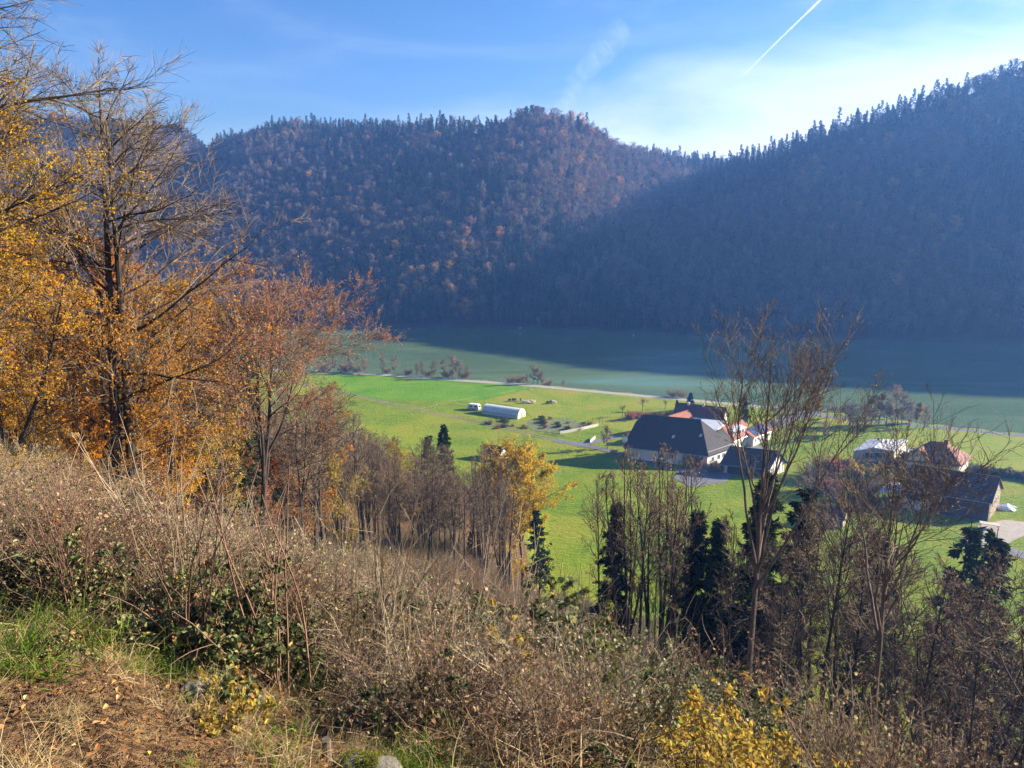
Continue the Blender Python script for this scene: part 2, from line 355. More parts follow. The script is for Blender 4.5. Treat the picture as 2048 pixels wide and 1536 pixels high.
L(nt, p.outputs[0], o.inputs['Surface'])
wx = np.linspace(-1450, 1850, 150)
vw = np.concatenate([np.stack([wx, ynear(wx) + 1, wx * 0], -1), np.stack([wx, yfar(wx) - .5, wx * 0], -1)])
k = len(wx); fw = np.stack([np.arange(k - 1), np.arange(1, k), np.arange(1, k) + k, np.arange(k - 1) + k], -1)
tag(link('river', npmesh('river', vw, [fw], [m_w])), kind='structure')

def sheet(name, pts, mat, z, kind='structure', thick=0):
    """flat sheet laid on the valley floor from ground points"""
    mb = MB(); mb.add([(p[0], p[1], z) for p in pts], [tuple(range(len(pts)))])
    return tag(mb.build(name, mat), kind=kind)
def strip(name, pts, width, mat, z, jit=0.0):
    """a road or track ribbon following a centre line on the valley floor"""
    pts = [Vector((p[0], p[1], 0)) for p in pts]; cr = []
    for i in range(len(pts) - 1):                       # Catmull-Rom
        p0, p1, p2, p3 = pts[max(i - 1, 0)], pts[i], pts[i + 1], pts[min(i + 2, len(pts) - 1)]
        for s in range(8):
            t = s / 8; cr.append(.5 * ((2 * p1) + (p2 - p0) * t + (2 * p0 - 5 * p1 + 4 * p2 - p3) * t * t + (3 * p1 - p0 - 3 * p2 + p3) * t ** 3))
    cr.append(pts[-1]); vs = []; fs = []
    for i, c in enumerate(cr):
        d = (cr[min(i + 1, len(cr) - 1)] - cr[max(i - 1, 0)]).normalized(); n = Vector((-d.y, d.x, 0)) * width / 2
        j = 1 + jit * (random.random() - .5)
        for q in (c + n * j, c - n * j): vs.append((q.x, q.y, z if z is not None else H1(q.x, q.y) + .06))
    for i in range(len(cr) - 1): fs.append((2 * i, 2 * i + 1, 2 * i + 3, 2 * i + 2))
    mb = MB(); mb.add(vs, fs); return tag(mb.build(name, mat), kind='structure')
M_green, _, _ = grassmat('sown_field', (.080, .215, .005), (.125, .27, .008), (.19, .29, .016), bump=.5)
M_past, _, _ = grassmat('pasture_grass', (.14, .23, .008), (.23, .28, .016), (.34, .26, .04), bump=.5)
M_road = plain('road_gravel', (.34, .30, .24), .9, .2, 1.2, bump=.3)
M_asph = plain('grey_asphalt', (.14, .14, .15), .85, .2, .8)
M_track = plain('dirt_track', (.24, .19, .11), .95, .3, .8, bump=.3)
FZ = 2.03
sheet('sown_field', [G(*p) for p in [(560, 748), (640, 746), (760, 749), (900, 757), (1000, 765), (1085, 771), (1000, 791), (870, 819), (740, 795), (640, 776), (560, 765)]], M_green, FZ)
sheet('pasture', [G(*p) for p in [(1094, 772), (1250, 788), (1400, 802), (1560, 817), (1640, 828), (1500, 880), (1250, 862), (1190, 852), (1060, 862), (1010, 858), (900, 830), (872, 821), (1002, 793)]], M_past, FZ + .01)
sheet('river_meadow', [G(*p) for p in [(1650, 830), (1700, 832), (1850, 851), (2048, 873), (2400, 920), (2300, 1000), (2048, 955), (1900, 915), (1750, 890), (1600, 870)]], M_past, FZ + .015)
strip('riverside_road', [(x, float(ynear(x)) - 5) for x in (-300, -200, -136, -93, -64, -41, -5, 17, 48, 77, 98)], 4.2, M_road, FZ + .03)
strip('riverside_road', [(98, float(ynear(98)) - 5), (118, 271), (135, 262), (149, 256), (176, 243), (230, 214), (320, 162)], 3.6, M_asph, FZ + .04)
strip('farm_lane', [G(*p) for p in [(1640, 826), (1590, 834), (1550, 848), (1515, 866)]], 6.0, M_asph, FZ + .05)
tr = [G(*p) for p in [(560, 760), (640, 775), (740, 798), (850, 823), (940, 843), (1050, 866), (1150, 888)]]
for sgn in (-1, 1): strip('wheel_track', [(p[0] + sgn * .3, p[1] + sgn * .95) for p in tr], .75, M_track, None, .5)
strip('farm_lane', [G(*p) for p in [(1110, 881), (1150, 887), (1185, 884), (1240, 872)]], 3.4, M_asph, FZ + .05)
strip('farm_lane', [G(*p) for p in [(1150, 889), (1190, 895), (1240, 908), (1300, 925), (1360, 940), (1440, 945)]], 3.2, M_asph, FZ + .045)
sheet('farm_yard', [G(*p) for p in [(1360, 938), (1465, 918), (1500, 890), (1545, 895), (1480, 930), (1452, 965), (1380, 975), (1345, 955)]], M_asph, FZ + .055)
strip('village_road', [G(*p) for p in [(2300, 1180), (2120, 1130), (2010, 1100), (1925, 1075)]], 4.5, M_asph, FZ + .05)
sheet('gravel_drive', [G(*p) for p in [(1925, 1075), (1960, 1050), (2010, 1040), (2100, 1050), (2030, 1080), (1985, 1105)]], M_road, FZ + .056)
sheet('garden_plot', [G(*p) for p in [(1000, 838), (1060, 842), (1130, 836), (1190, 852), (1125, 868), (1040, 860), (985, 846)]], plain('garden_soil', (.13, .15, .045), .95, .6, .9, bump=.6), FZ + .04)

# ------------------------------------------------------------------ haze
hm, nt, o = newmat('haze'); pv = nt.nodes.new('ShaderNodeVolumePrincipled')
pv.inputs['Color'].default_value = (.15, .38, 1.0, 1); pv.inputs['Density'].default_value = 0.00035; pv.inputs['Anisotropy'].default_value = 0.35
L(nt, pv.outputs[0], o.inputs['Volume'])
mb = MB(); mb.box(gx[0] - 5, gx[-1] + 5, gy[0] - 5, gy[-1] + 5, -8, 345)
tag(mb.build('haze', hm), 'thin blue autumn haze filling the river valley', 'haze', kind='stuff')

# ------------------------------------------------------------------ buildings
def tilemat(name, c, var=.25, sc_=3.2, rough=.75, bump=.6):
    m, nt, o = newmat(name); p = nt.nodes.new('ShaderNodeBsdfPrincipled'); v = coords(nt, 'Object')
    n = N(nt, 'ShaderNodeTexNoise', Scale=1.3, Detail=6.0, Roughness=.7); L(nt, v, n.inputs['Vector'])
    r = ramp(nt, [(.3, tuple(x * (1 - var) for x in c)), (.7, tuple(x * (1 + var) for x in c))]); L(nt, n.outputs[0], r.inputs[0])
    wv = N(nt, 'ShaderNodeTexWave', Scale=sc_, Distortion=.6); wv.bands_direction = 'Z'; L(nt, v, wv.inputs['Vector'])
    mx = nt.nodes.new('ShaderNodeMix'); mx.data_type = 'RGBA'; mx.blend_type = 'MULTIPLY'; mx.inputs['Factor'].default_value = .3
    L(nt, r.outputs[0], mx.inputs[6]); L(nt, wv.outputs['Color'], mx.inputs[7]); L(nt, mx.outputs[2], p.inputs['Base Color'])
    b = N(nt, 'ShaderNodeBump', Strength=bump, Distance=.05); L(nt, wv.outputs['Fac'], b.inputs['Height']); L(nt, b.outputs[0], p.inputs['Normal'])
    p.inputs['Roughness'].default_value = rough; p.inputs['Specular IOR Level'].default_value = .25
    L(nt, p.outputs[0], o.inputs['Surface']); return m
def boardmat(name, c, scale=4.0):
    m, nt, o = newmat(name); p = nt.nodes.new('ShaderNodeBsdfPrincipled'); v = coords(nt, 'Object', (1, 1, .05))
    n = N(nt, 'ShaderNodeTexNoise', Scale=scale, Detail=4.0, Roughness=.8); L(nt, v, n.inputs['Vector'])
    r = ramp(nt, [(.35, tuple(x * .55 for x in c)), (.65, tuple(x * 1.35 for x in c))]); L(nt, n.outputs[0], r.inputs[0]); L(nt, r.outputs[0], p.inputs['Base Color'])
    p.inputs['Roughness'].default_value = .85; p.inputs['Specular IOR Level'].default_value = .2
    b = N(nt, 'ShaderNodeBump', Strength=.5, Distance=.04); L(nt, n.outputs[0], b.inputs['Height']); L(nt, b.outputs[0], p.inputs['Normal'])
    L(nt, p.outputs[0], o.inputs['Surface']); return m
R_slate = tilemat('dark_slate_roof', (.060, .055, .055)); R_dark = tilemat('dark_brown_roof', (.105, .055, .045)); R_red = tilemat('shaded_red_tiles', (.20, .075, .05))
R_orange = tilemat('sunlit_orange_tiles', (.33, .115, .068)); R_pink = tilemat('faded_red_tiles', (.29, .13, .095)); R_white = plain('pale_metal_roof', (.55, .57, .60), .35, .08, .6, spec=.5)
W_white = plain('white_plaster', (.72, .69, .60), .9, .10, .7, stretch=(1, 1, .4)); W_cream = plain('cream_plaster', (.62, .55, .42), .9, .12, .8)
W_grey = plain('grey_and_shade_render', (.46, .41, .36), .85, .08, .6); W_wood = boardmat('dark_stained_boards', (.062, .038, .028)); W_barn = boardmat('weathered_boards', (.30, .24, .17))
M_glass = plain('window_glass', (.03, .035, .04), .12, .2, 1.0); M_frame = plain('white_window_frame', (.75, .75, .72), .5, .05); M_brick = plain('chimney_brick', (.30, .12, .08), .9, .3, 4.0)
M_gatew = boardmat('gate_boards', (.42, .33, .22)); M_metal = plain('galvanised_metal', (.45, .46, .48), .35, .1, 1.0, metal=.6)
M_dark = plain('dark_opening', (.02, .02, .022), .8, .2); M_solar = None
class House:
    """box with a pitched roof in a frame of two ground vectors; O = nearest corner, U runs along the ridge, W across it"""
    def __init__(s, name, label, cat, O, U, W, hw, hr, roof, wall, hip0=0, hip1=0, over=.6, gable=None, thick=.22, base=2.0, group=None, ridge_at=.5):
        s.root = empty(name, (O[0], O[1], base)); tag(s.root, label, cat, group)
        s.U = Vector((U[0], U[1], 0)); s.W = Vector((W[0], W[1], 0)); s.lu = s.U.length; s.lw = s.W.length; s.u = s.U.normalized(); s.w = s.W.normalized()
        s.hw = hw; s.hr = hr; s.ra = ridge_at
        P3 = s.P3; lu, lw = s.lu, s.lw
        ym = lw * ridge_at
        mb = MB()
        ztop = lambda h: hw + hr * (1 - h)
        prof = lambda h: [(0, 0), (lw, 0), (lw, hw)] + ([(lw - (lw - ym) * (1 - h), ztop(h)), (ym * (1 - h), ztop(h))] if h > 0.02 else [(ym, hw + hr)]) + [(0, hw)]
        # four walls, the two gables follow the roof
        mb.prism([P3(0, 0, 0), P3(lu, 0, 0), P3(lu, 0, hw), P3(0, 0, hw)], (0, 0, 0), s.w * .3)
        mb.prism([P3(0, lw - .3, 0), P3(lu, lw - .3, 0), P3(lu, lw - .3, hw), P3(0, lw - .3, hw)], (0, 0, 0), s.w * .3)
        mb.build('wall', wall, s.root)
        for k, (x, h) in enumerate(((0, hip0), (lu - .3, hip1))):
            g = MB(); pr = prof(min(h, .98)) if h > .02 else prof(0)
            e = .003 if k else -.003
            g.prism([P3(x + e, y, z - (.05 if z > hw + .01 else 0)) for y, z in pr], (0, 0, 0), s.u * .3)
            g.build('gable_wall', (gable[k] if isinstance(gable, (list, tuple)) else gable) or wall, s.root)
        # roof
        sf = hr / ym; sb = hr / (lw - ym); ez = hw - over * sf; eb = hw - over * sb; X0, X1 = -over, lu + over; rz = hw + hr
        def pf(h):   # hip foot on front/back slope
            return (ym - (ym + over) * h, rz - (hr + over * sf) * h, ym + (lw - ym + over) * h, rz - (hr + over * sb) * h)
        i0 = hip0 * (ym + over) * .95; i1 = hip1 * (ym + over) * .95
        f0, f1 = pf(hip0), pf(hip1)
        front = [P3(X0, -over, ez), P3(X1, -over, ez)]; back = [P3(X1, lw + over, eb), P3(X0, lw + over, eb)]
        if 0.02 < hip1 < .99: front.append(P3(X1, f1[0], f1[1]))
        front.append(P3(X1 - i1, ym, rz)); front.append(P3(X0 + i0, ym, rz))
        if 0.02 < hip0 < .99: front.append(P3(X0, f0[0], f0[1]))
        if 0.02 < hip0 < .99: back.append(P3(X0, f0[2], f0[3]))
        back.append(P3(X0 + i0, ym, rz)); back.append(P3(X1 - i1, ym, rz))
        if 0.02 < hip1 < .99: back.append(P3(X1, f1[2], f1[3]))
        rb = MB(); rb.slab(front, thick); rb.slab(back, thick)
        if hip1 > .02: rb.slab([P3(X1, f1[0], f1[1]), P3(X1, f1[2], f1[3]), P3(X1 - i1, ym, rz)], thick)
        if hip0 > .02: rb.slab([P3(X0, f0[2], f0[3]), P3(X0, f0[0], f0[1]), P3(X0 + i0, ym, rz)], thick)
        s.roof = rb.build('roof', roof, s.root)
        rc = MB(); rc.tube(P3(X0 + i0, ym, rz + .02), P3(X1 - i1, ym, rz + .02), .16, k=6); rc.build('ridge_cap', roof, s.roof)
        gt = MB(); gt.tube(P3(X0, -over - .06, ez - .12), P3(X1, -over - .06, ez - .12), .09, k=6); gt.build('gutter', M_metal, s.roof)
    def P3(s, a, b, z): q = s.u * a + s.w * b; return (q.x, q.y, z)
    def onroof(s, a, b):   # height of the front slope over a plan point
        return s.hw + s.hr * b / (s.lw * s.ra) if b <= s.lw * s.ra else s.hw + s.hr * (s.lw - b) / (s.lw * (1 - s.ra))
    def opening(s, face, a, z, w_, h, kind='window', mat=None, bars=1, dep=.06):
        """window / door / gate on face 'front' (W=0), 'left' (U=0), 'right' (U=lu); a measured along the face"""
        if face == 'front': pt = lambda q, zz, n: s.P3(q, -n, zz)
        elif face == 'right': pt = lambda q, zz, n: s.P3(s.lu + n + .004, q, zz)
        else: pt = lambda q, zz, n: s.P3(-n - .004, q, zz)
        def bx(mb, a0, a1, z0, z1, n0, n1):
            vs = [pt(a0, z0, n0), pt(a1, z0, n0), pt(a1, z1, n0), pt(a0, z1, n0), pt(a0, z0, n1), pt(a1, z0, n1), pt(a1, z1, n1), pt(a0, z1, n1)]
            mb.add(vs, [(3, 2, 1, 0), (4, 5, 6, 7), (0, 1, 5, 4), (1, 2, 6, 5), (2, 3, 7, 6), (3, 0, 4, 7)])
        t = .09; fr = MB()
        bx(fr, a - t, a, z - t, z + h + t, .005, dep); bx(fr, a + w_, a + w_ + t, z - t, z + h + t, .005, dep)
        bx(fr, a, a + w_, z - t, z, .005, dep); bx(fr, a, a + w_, z + h, z + h + t, .005, dep)
        for i in range(bars): q = a + w_ * (i + 1) / (bars + 1); bx(fr, q - .03, q + .03, z, z + h, .005, dep - .01)
        o = fr.build(kind, M_frame if kind != 'gate' else (mat or M_gatew), s.root)
        pn = MB(); bx(pn, a, a + w_, z, z + h, .008, .03); pn.build('pane' if kind == 'window' else 'panel', mat or M_glass, o)
        return o
    def chimney(s, a, b, h=1.6, w_=.7, mat=None):
        z = s.onroof(a, b); mb = MB()
        vs = [s.P3(a + i * w_, b + j * w_, q) for q in (z - .8, z + h) for i, j in ((0, 0), (1, 0), (1, 1), (0, 1))]
        mb.add(vs, [(3, 2, 1, 0), (4, 5, 6, 7), (0, 1, 5, 4), (1, 2, 6, 5), (2, 3, 7, 6), (3, 0, 4, 7)])
        c = mb.build('chimney', mat or M_brick, s.roof); cp = MB()
        vs = [s.P3(a + i * w_ + (i - .5) * .16, b + j * w_ + (j - .5) * .16, q) for q in (z + h + .002, z + h + .12) for i, j in ((0, 0), (1, 0), (1, 1), (0, 1))]
        cp.add(vs, [(3, 2, 1, 0), (4, 5, 6, 7), (0, 1, 5, 4), (1, 2, 6, 5), (2, 3, 7, 6), (3, 0, 4, 7)]); cp.build('chimney_cap', W_grey, s.roof)
        return c

A = House('great_barn', 'long white-walled barn under a big charcoal hipped roof, largest building of the farmstead', 'barn', (35.0, 219.6), (22.4, -8.6), (9.8, 8.6), 4.6, 8.2, R_slate, W_white, .22, 1.0, .7)
A.opening('front', 17.2, .1, 4.2, 3.3, 'gate', W_barn, 3); A.opening('front', 22.0, 1.2, .8, 1.6); A.opening('right', 2.2, 1.4, 1.2, 1.2); A.opening('right', 5.2, 1.4, 1.3, 1.3); A.opening('right', 7.7, 1.4, 1.3, 1.3)
A.opening('right', 10.2, 1.4, 1.0, 1.2); A.opening('front', 13.0, 1.5, 1.2, 1.1); A.opening('front', 10.0, 1.5, 1.2, 1.1)
for a_, b_ in ((19.5, 3.0), (12.0, 2.2)):
    mb = MB(); z = A.onroof(a_, b_); mb.slab([A.P3(a_, b_, z + .06), A.P3(a_ + .7, b_, z + .06), A.P3(a_ + .7, b_ + .6, A.onroof(a_, b_ + .6) + .06), A.P3(a_, b_ + .6, A.onroof(a_, b_ + .6) + .06)], .05); mb.build('roof_light', R_white, A.roof)
d0 = empty('satellite_dish', (34.2, 219.3, 8.2)); tag(d0, 'round white satellite dish on the left gable of the charcoal-roofed barn', 'satellite dish')
mb = MB(); mb.blob((0, -.3, 0), (.9, .22, 1.0), 14, 8); mb.build('dish', M_frame, d0, True); mb = MB(); mb.tube((0, -.1, 0), (.6, .4, -.4), .06); mb.tube((0, -.3, -.8), (0, -1.0, -.2), .03); mb.build('bracket', M_metal, d0)

B = House('small_barn', 'small black-roofed barn with white right gable, in front of the farm', 'barn', (60.6, 206.4), (11.8, -4.4), (6.4, 5.4), 3.1, 3.9, R_slate, W_wood, 0, 0, .6, [W_wood, W_white])
B.opening('right', 1.5, .1, 1.3, 2.2, 'door', W_barn, 0); B.opening('right', 4.6, 1.3, 1.0, 1.1); B.opening('front', .3, .1, 1.0, 2.4, 'door', W_white, 0)
for q in (.8, 2.6, 4.2, 5.8, 7.4):
    mb = MB(); mb.tube(B.P3(B.lu + .05, q, .1), B.P3(B.lu + .05, q, 3.0 + min(q, 8.3 - q) * .9), .07, k=4); mb.build('timber_post', W_barn, B.root)

C1 = House('modern_house', 'boxy grey two-storey house with pale metal roof and loggia, left of the red-roofed house', 'house', (99.5, 209.2), (.1, .1), (1, 0), .1, .1, R_white, W_grey) if False else None
C = House('modern_house', 'boxy two-storey house with pale metal roof, grey front in shade and cream side, between shrubs', 'house', (110.9, 208.7), (9.6, 11.4), (-11.6, .5), 5.7, 1.1, R_white, W_cream, 0, .8, .15, [W_grey, W_grey], ridge_at=.5, thick=.3)  # front shade put into the wall colour, greyer than the lit cream side
C.opening('left', 2.6, 3.3, 5.6, 1.9, 'window', None, 3); C.opening('left', 3.2, .3, 3.4, 2.1, 'window', None, 1); C.opening('front', 5.2, 3.2, .9, 1.4); C.opening('front', 7.0, 3.2, .9, 1.4); C.opening('front', 2.6, .8, 1.2, 1.5)
mb = MB(); vs = [C.P3(-.002 - a_, b_, z) for z in (2.75, 2.95) for a_, b_ in ((0, 2.2), (1.3, 2.2), (1.3, 8.6), (0, 8.6))]; mb.add(vs, [(3, 2, 1, 0), (4, 5, 6, 7), (0, 1, 5, 4), (1, 2, 6, 5), (2, 3, 7, 6), (3, 0, 4, 7)]); bal = mb.build('balcony', W_grey, C.root)
mb = MB()
for i in range(17): mb.tube(C.P3(-1.28, 2.25 + i * .39, 2.95), C.P3(-1.28, 2.25 + i * .39, 3.85), .025, k=4)
mb.tube(C.P3(-1.28, 2.2, 3.87), C.P3(-1.28, 8.6, 3.87), .05, k=6); mb.build('railing', M_metal, bal)
C.chimney(6.5, 4.0, .9, .6, M_dark); C.chimney(11.0, 7.5, .7, .5, M_dark)
mb = MB(); vs = [(x, y, z) for x, y, z in ()]
ax, ay = 110.9 + 9.6 * .35, 208.7 + 11.4 * .35
an = House('house_annex', 'low cream annex with flat pale roof on the sunny side of the boxy grey house', 'annex', (119.9, 216.2), (2.5, 3.0), (-3.0, 3.4), 2.9, .25, R_white, W_cream, 0, 0, .3)

D = House('red_roofed_house', 'faded red hipped-roof house with brick chimney, half hidden by the dark brown barn', 'house', (111.0, 204.5), (13.6, -4.8), (7.6, 8.2), 5.0, 4.2, R_pink, W_white, 1.0, 1.0, .8)
D.chimney(9.3, 3.4, 3.0, .95); D.opening('right', 3.5, 2.8, 1.1, 1.4); D.opening('right', 6.5, 2.8, 1.1, 1.4); D.opening('front', 6.0, 3.0, 1.1, 1.3); D.opening('front', 10.0, 3.0, 1.1, 1.3)
# cross gable towards the viewer
mb = MB(); q = D.P3
mb.slab([q(1.2, -1.0, 5.1), q(4.2, -1.0, 8.3), q(4.2, 6.0, 8.3), q(1.2, 1.0, 5.1)], .2); mb.slab([q(4.2, -1.0, 8.3), q(7.2, -1.0, 5.1), q(7.2, 1.0, 5.1), q(4.2, 6.0, 8.3)], .2); mb.build('gable_roof', R_pink, D.root)
mb = MB(); mb.prism([q(1.7, -.5, 0), q(6.7, -.5, 0), q(6.7, -.5, 5.2), q(4.2, -.5, 7.9), q(1.7, -.5, 5.2)], (0, 0, 0), D.w * .4); mb.build('gable_wall', W_white, D.root)

E_ = House('dark_barn', 'long dark brown timber barn with gabled roof nearest the road', 'barn', (99.0, 179.6), (15.6, -9.7), (8.7, 9.5), 5.2, 4.3, R_dark, W_wood, 0, 0, .5, [W_wood, W_barn])
E_.opening('right', 2.6, 2.6, 1.1, 1.6); E_.opening('right', 6.8, 2.6, 1.1, 1.6); E_.opening('right', 9.8, 2.6, .9, 1.4)
mb = MB(); mb.prism([E_.P3(.1, -.35, 0), E_.P3(5.8, -.35, 0), E_.P3(5.8, -.35, 2.3), E_.P3(.1, -.35, 2.3)], (0, 0, 0), E_.w * .34); mb.build('plinth_wall', W_white, E_.root)
E_.opening('front', 3.2, 1.1, 1.5, .8)
mb = MB(); mb.tube(E_.P3(E_.lu + .2, -.2, 0), E_.P3(E_.lu + .2, -.2, 5.0), .07); mb.build('downpipe', M_metal, E_.root)
ff = [(94.1, 182.5, 3.1), (99.7, 180.7, 2.9), (104.2, 189, 2.9), (100.2, 189.6, 3.1)]
sh = empty('lean_to', (94.1, 182.5, 2)); tag(sh, 'open shed with flat pale metal roof at the left end of the dark brown barn', 'shed')
mb = MB(); mb.slab([(p_[0] - 94.1, p_[1] - 182.5, p_[2]) for p_ in ff], .15); mb.build('roof', R_white, sh)
for p_ in ff: mb = MB(); mb.box(p_[0] - 94.1 - .08 + (.3 if p_[0] < 97 else -.3), p_[0] - 94.1 + .08 + (.3 if p_[0] < 97 else -.3), p_[1] - 182.5 - .08 + .2, p_[1] - 182.5 + .08 + .2, 0, p_[2] - .16); mb.build('post', W_barn, sh)

g1 = House('farmhouse', 'long white farmhouse with shaded dark red roof and three chimneys, rearmost of the farmstead', 'farmhouse', (54.8, 247.0), (14.4, -7.2), (4.7, 9.3), 6.3, 3.6, R_red, W_white, .2, 0, .5)  # roof shade put into the tile colour, darker than the wing's sunlit orange
for a_ in (3.5, 8.5, 13.0): g1.chimney(a_, 4.6, .9, .7, W_white)
g1.opening('right', 2.2, 3.6, 1.0, 1.4); g1.opening('right', 5.2, 3.6, 1.0, 1.4); g1.opening('right', 7.6, 3.6, .9, 1.3); g1.opening('front', 11.5, 4.2, 1.0, 1.2)
g2 = House('farmhouse_wing', 'wing with bright orange tiled roof on the left end of the long farmhouse', 'wing', (54.8, 236.6), (-.1, -.1), (1, 0), 1, 1, R_orange, W_white) if False else House('farmhouse_wing', 'wing with sunlit orange roof running forward from the left end of the long farmhouse', 'wing', (54.6, 235.8), (7.8, 7.4), (-6.0, 6.2), 5.6, 2.9, R_orange, W_white, 0, 0, .4)
g3 = empty('flat_roofed_link', (55.5, 236.5, 2)); tag(g3, 'link building with pale flat metal roof between the charcoal barn and the long farmhouse', 'building')
qd = [(57.4, 236.4), (64.2, 230.6), (70.4, 239.2), (60.2, 244.4)]
mb = MB(); mb.prism([(x - 55.5, y - 236.5, 0) for x, y in qd], (0, 0, 0), (0, 0, 5.2)); mb.build('wall', W_white, g3)
mb = MB(); mb.slab([(qd[0][0] - 56, qd[0][1] - 237, 5.7), (qd[1][0] - 55.2, qd[1][1] - 237.2, 5.6), (qd[2][0] - 55, qd[2][1] - 236.3, 6.6), (qd[3][0] - 55.6, qd[3][1] - 236.1, 6.7)], .2); mb.build('roof', R_white, g3)
g4 = House('stable_wing', 'stable wing with orange tiled roof and white dormer, right behind the charcoal barn', 'stable', (69.4, 226.6), (9.0, 9.4), (-5.6, 5.4), 3.9, 3.3, R_orange, W_white, 0, 0, .4)
mb = MB(); q = g4.P3
mb.slab([q(1.5, .4, 6.05), q(9.8, .4, 6.05), q(9.8, 3.2, 6.6), q(1.5, 3.2, 6.6)], .18); dm = mb.build('dormer_roof', R_white, g4.root)
mb = MB(); mb.prism([q(2.0, .9, 3.9), q(9.3, .9, 3.9), q(9.3, .9, 5.93), q(2.0, .9, 5.93)], (0, 0, 0), g4.w * 2.0); mb.build('dormer_wall', W_white, g4.root)
for i in range(4): mb = MB(); mb.prism([q(2.6 + i * 1.65, .84, 4.7), q(3.7 + i * 1.65, .84, 4.7), q(3.7 + i * 1.65, .84, 5.7), q(2.6 + i * 1.65, .84, 5.7)], (0, 0, 0), g4.w * .05); mb.build('window', M_glass, g4.root)
g6 = House('solar_roofed_stable', 'low white stable with blue solar panels on its roof, right end of the farmstead', 'stable', (77.6, 232.2), (8.6, 8.8), (-4.8, 4.6), 3.3, 1.7, R_orange, W_white, 0, 0, .5)
M_solar = plain('solar_panel', (.045, .07, .13), .18, .25, 3.0, spec=.8)
q = g6.P3
for i in range(3):
    for j in range(2):
        a0 = 1.4 + i * 3.4; b0 = .1 + j * 1.55; z = lambda b: g6.onroof(0, b) + .10
        mb = MB(); mb.slab([q(a0, b0, z(b0)), q(a0 + 3.2, b0, z(b0)), q(a0 + 3.2, b0 + 1.45, z(b0 + 1.45)), q(a0, b0 + 1.45, z(b0 + 1.45))], .05); mb.build('solar_panel', M_solar, g6.roof)
for i in range(5): g6.opening('front', 1.2 + i * 2.2, 1.3, .8, 1.0)
hut = House('white_hut', 'small white hut glimpsed through the golden tree at the wood edge', 'hut', (G(965, 922)[0], G(965, 922)[1]), (5.0, -2.2), (2.6, 4.2), 2.6, 1.9, R_slate, W_white, 0, 0, .4)
hut.opening('front', 2.0, 1.0, .9, 1.0)
h2 = House('weathered_shed', 'small weathered shed with grey roof hidden among the thicket in front of the boxy house', 'shed', G(1632, 1050)[:2], (5.2, -2.4), (3.0, 4.4), 2.6, 1.8, R_slate, W_barn, 0, 0, .4)
h2.opening('front', 2.0, .1, 1.0, 2.0, 'door', W_wood, 0)

# polytunnel
t0 = Vector((-11.4, 274.4, 2)); t1 = Vector((1.2, 267.2, 2)); ax_ = (t1 - t0); ln = ax_.length; ax_.normalize(); cr = Vector((-ax_.y, ax_.x, 0))
M_film = plain('greenhouse_film', (.62, .62, .56), .5, .10, .5, stretch=(1, 1, 2))
pt = empty('polytunnel', tuple(t0)); tag(pt, 'long arched greenhouse tunnel of milky film standing in the meadow', 'greenhouse')
def arch(r, k=14, w_=6.2, h=3.4): return [(w_ / 2 + w_ / 2 * r * math.cos(PI - PI * i / k), h * r * math.sin(PI * i / k) ** .8) for i in range(k + 1)]
ln = 15.5; vs = []; fs = []; k = 14; ns = 24
for j in range(ns + 1):
    for a_, z in arch(1 + (.0 if j % 2 else -.006)): p_ = ax_ * (ln * j / ns) + cr * a_; vs.append((p_.x, p_.y, z + .002))
for j in range(ns):
    for i in range(k): fs.append((j * (k + 1) + i, j * (k + 1) + i + 1, (j + 1) * (k + 1) + i + 1, (j + 1) * (k + 1) + i))
mb = MB(); mb.add(vs, fs); mb.build('film', M_film, pt, True)
for e in (0, ln):
    mb = MB(); pts = [tuple(ax_ * (e + (.02 if e else -.02)) + cr * a_ + Vector((0, 0, z))) for a_, z in arch(.99)]; mb.add(pts, [tuple(range(len(pts)))]); mb.build('end_wall', plain('tunnel_end_film', (.75, .60, .40), .6, .1), pt)
mb = MB()
mb.prism([tuple(ax_ * (ln + .05) + cr * a_ + Vector((0, 0, z))) for a_, z in ((2.5, 0), (3.7, 0), (3.7, 2.1), (2.5, 2.1))], (0, 0, 0), ax_ * .05); mb.build('door', W_barn, pt)
mb = MB()
for j in range(0, ns + 1, 2):
    pp = [ax_ * (ln * j / ns) + cr * a_ + Vector((0, 0, z)) for a_, z in arch(1.006)]
    for i in range(k): mb.tube(pp[i], pp[i + 1], .035, k=4, cap=False)
mb.build('frame', M_metal, pt)
mb = MB(); mb.tube(tuple(cr * .12 + Vector((0, 0, 1.15))), tuple(ax_ * ln + cr * .12 + Vector((0, 0, 1.15))), .07, k=4); mb.build('side_rail', plain('rail_red_brown', (.25, .08, .06)), pt)

# caravan
cv = empty('caravan', (-14.6, 281.0, 2.0), R(-22)); tag(cv, 'small white caravan with brown side stripe parked beside the greenhouse tunnel', 'caravan')
M_cv = plain('caravan_white', (.78, .78, .74), .4, .06); M_st = plain('caravan_stripe', (.16, .07, .05), .5)
pr = [(-2.3, .45), (2.3, .45), (2.4, 1.1), (2.15, 2.2), (1.8, 2.5), (-1.9, 2.5), (-2.3, 2.1), (-2.45, 1.2)]
mb = MB(); mb.prism([(x, -1.05, z) for x, z in pr], (0, 0, 0), (0, 2.1, 0)); mb.build('body', M_cv, cv, bevel=.08)
mb = MB(); mb.box(-2.35, 2.35, -1.075, -1.055, .75, .95); mb.build('side_stripe', M_st, cv)
for x in (-1.5, .6): mb = MB(); mb.box(x, x + 1.1, -1.08, -1.055, 1.35, 1.95); mb.build('window', M_glass, cv)
mb = MB(); mb.prism([(2.38, -.7, 1.25), (2.38, .7, 1.25), (2.22, .7, 2.0), (2.22, -.7, 2.0)], (0, 0, 0), (.03, 0, 0)); mb.build('window', M_glass, cv)
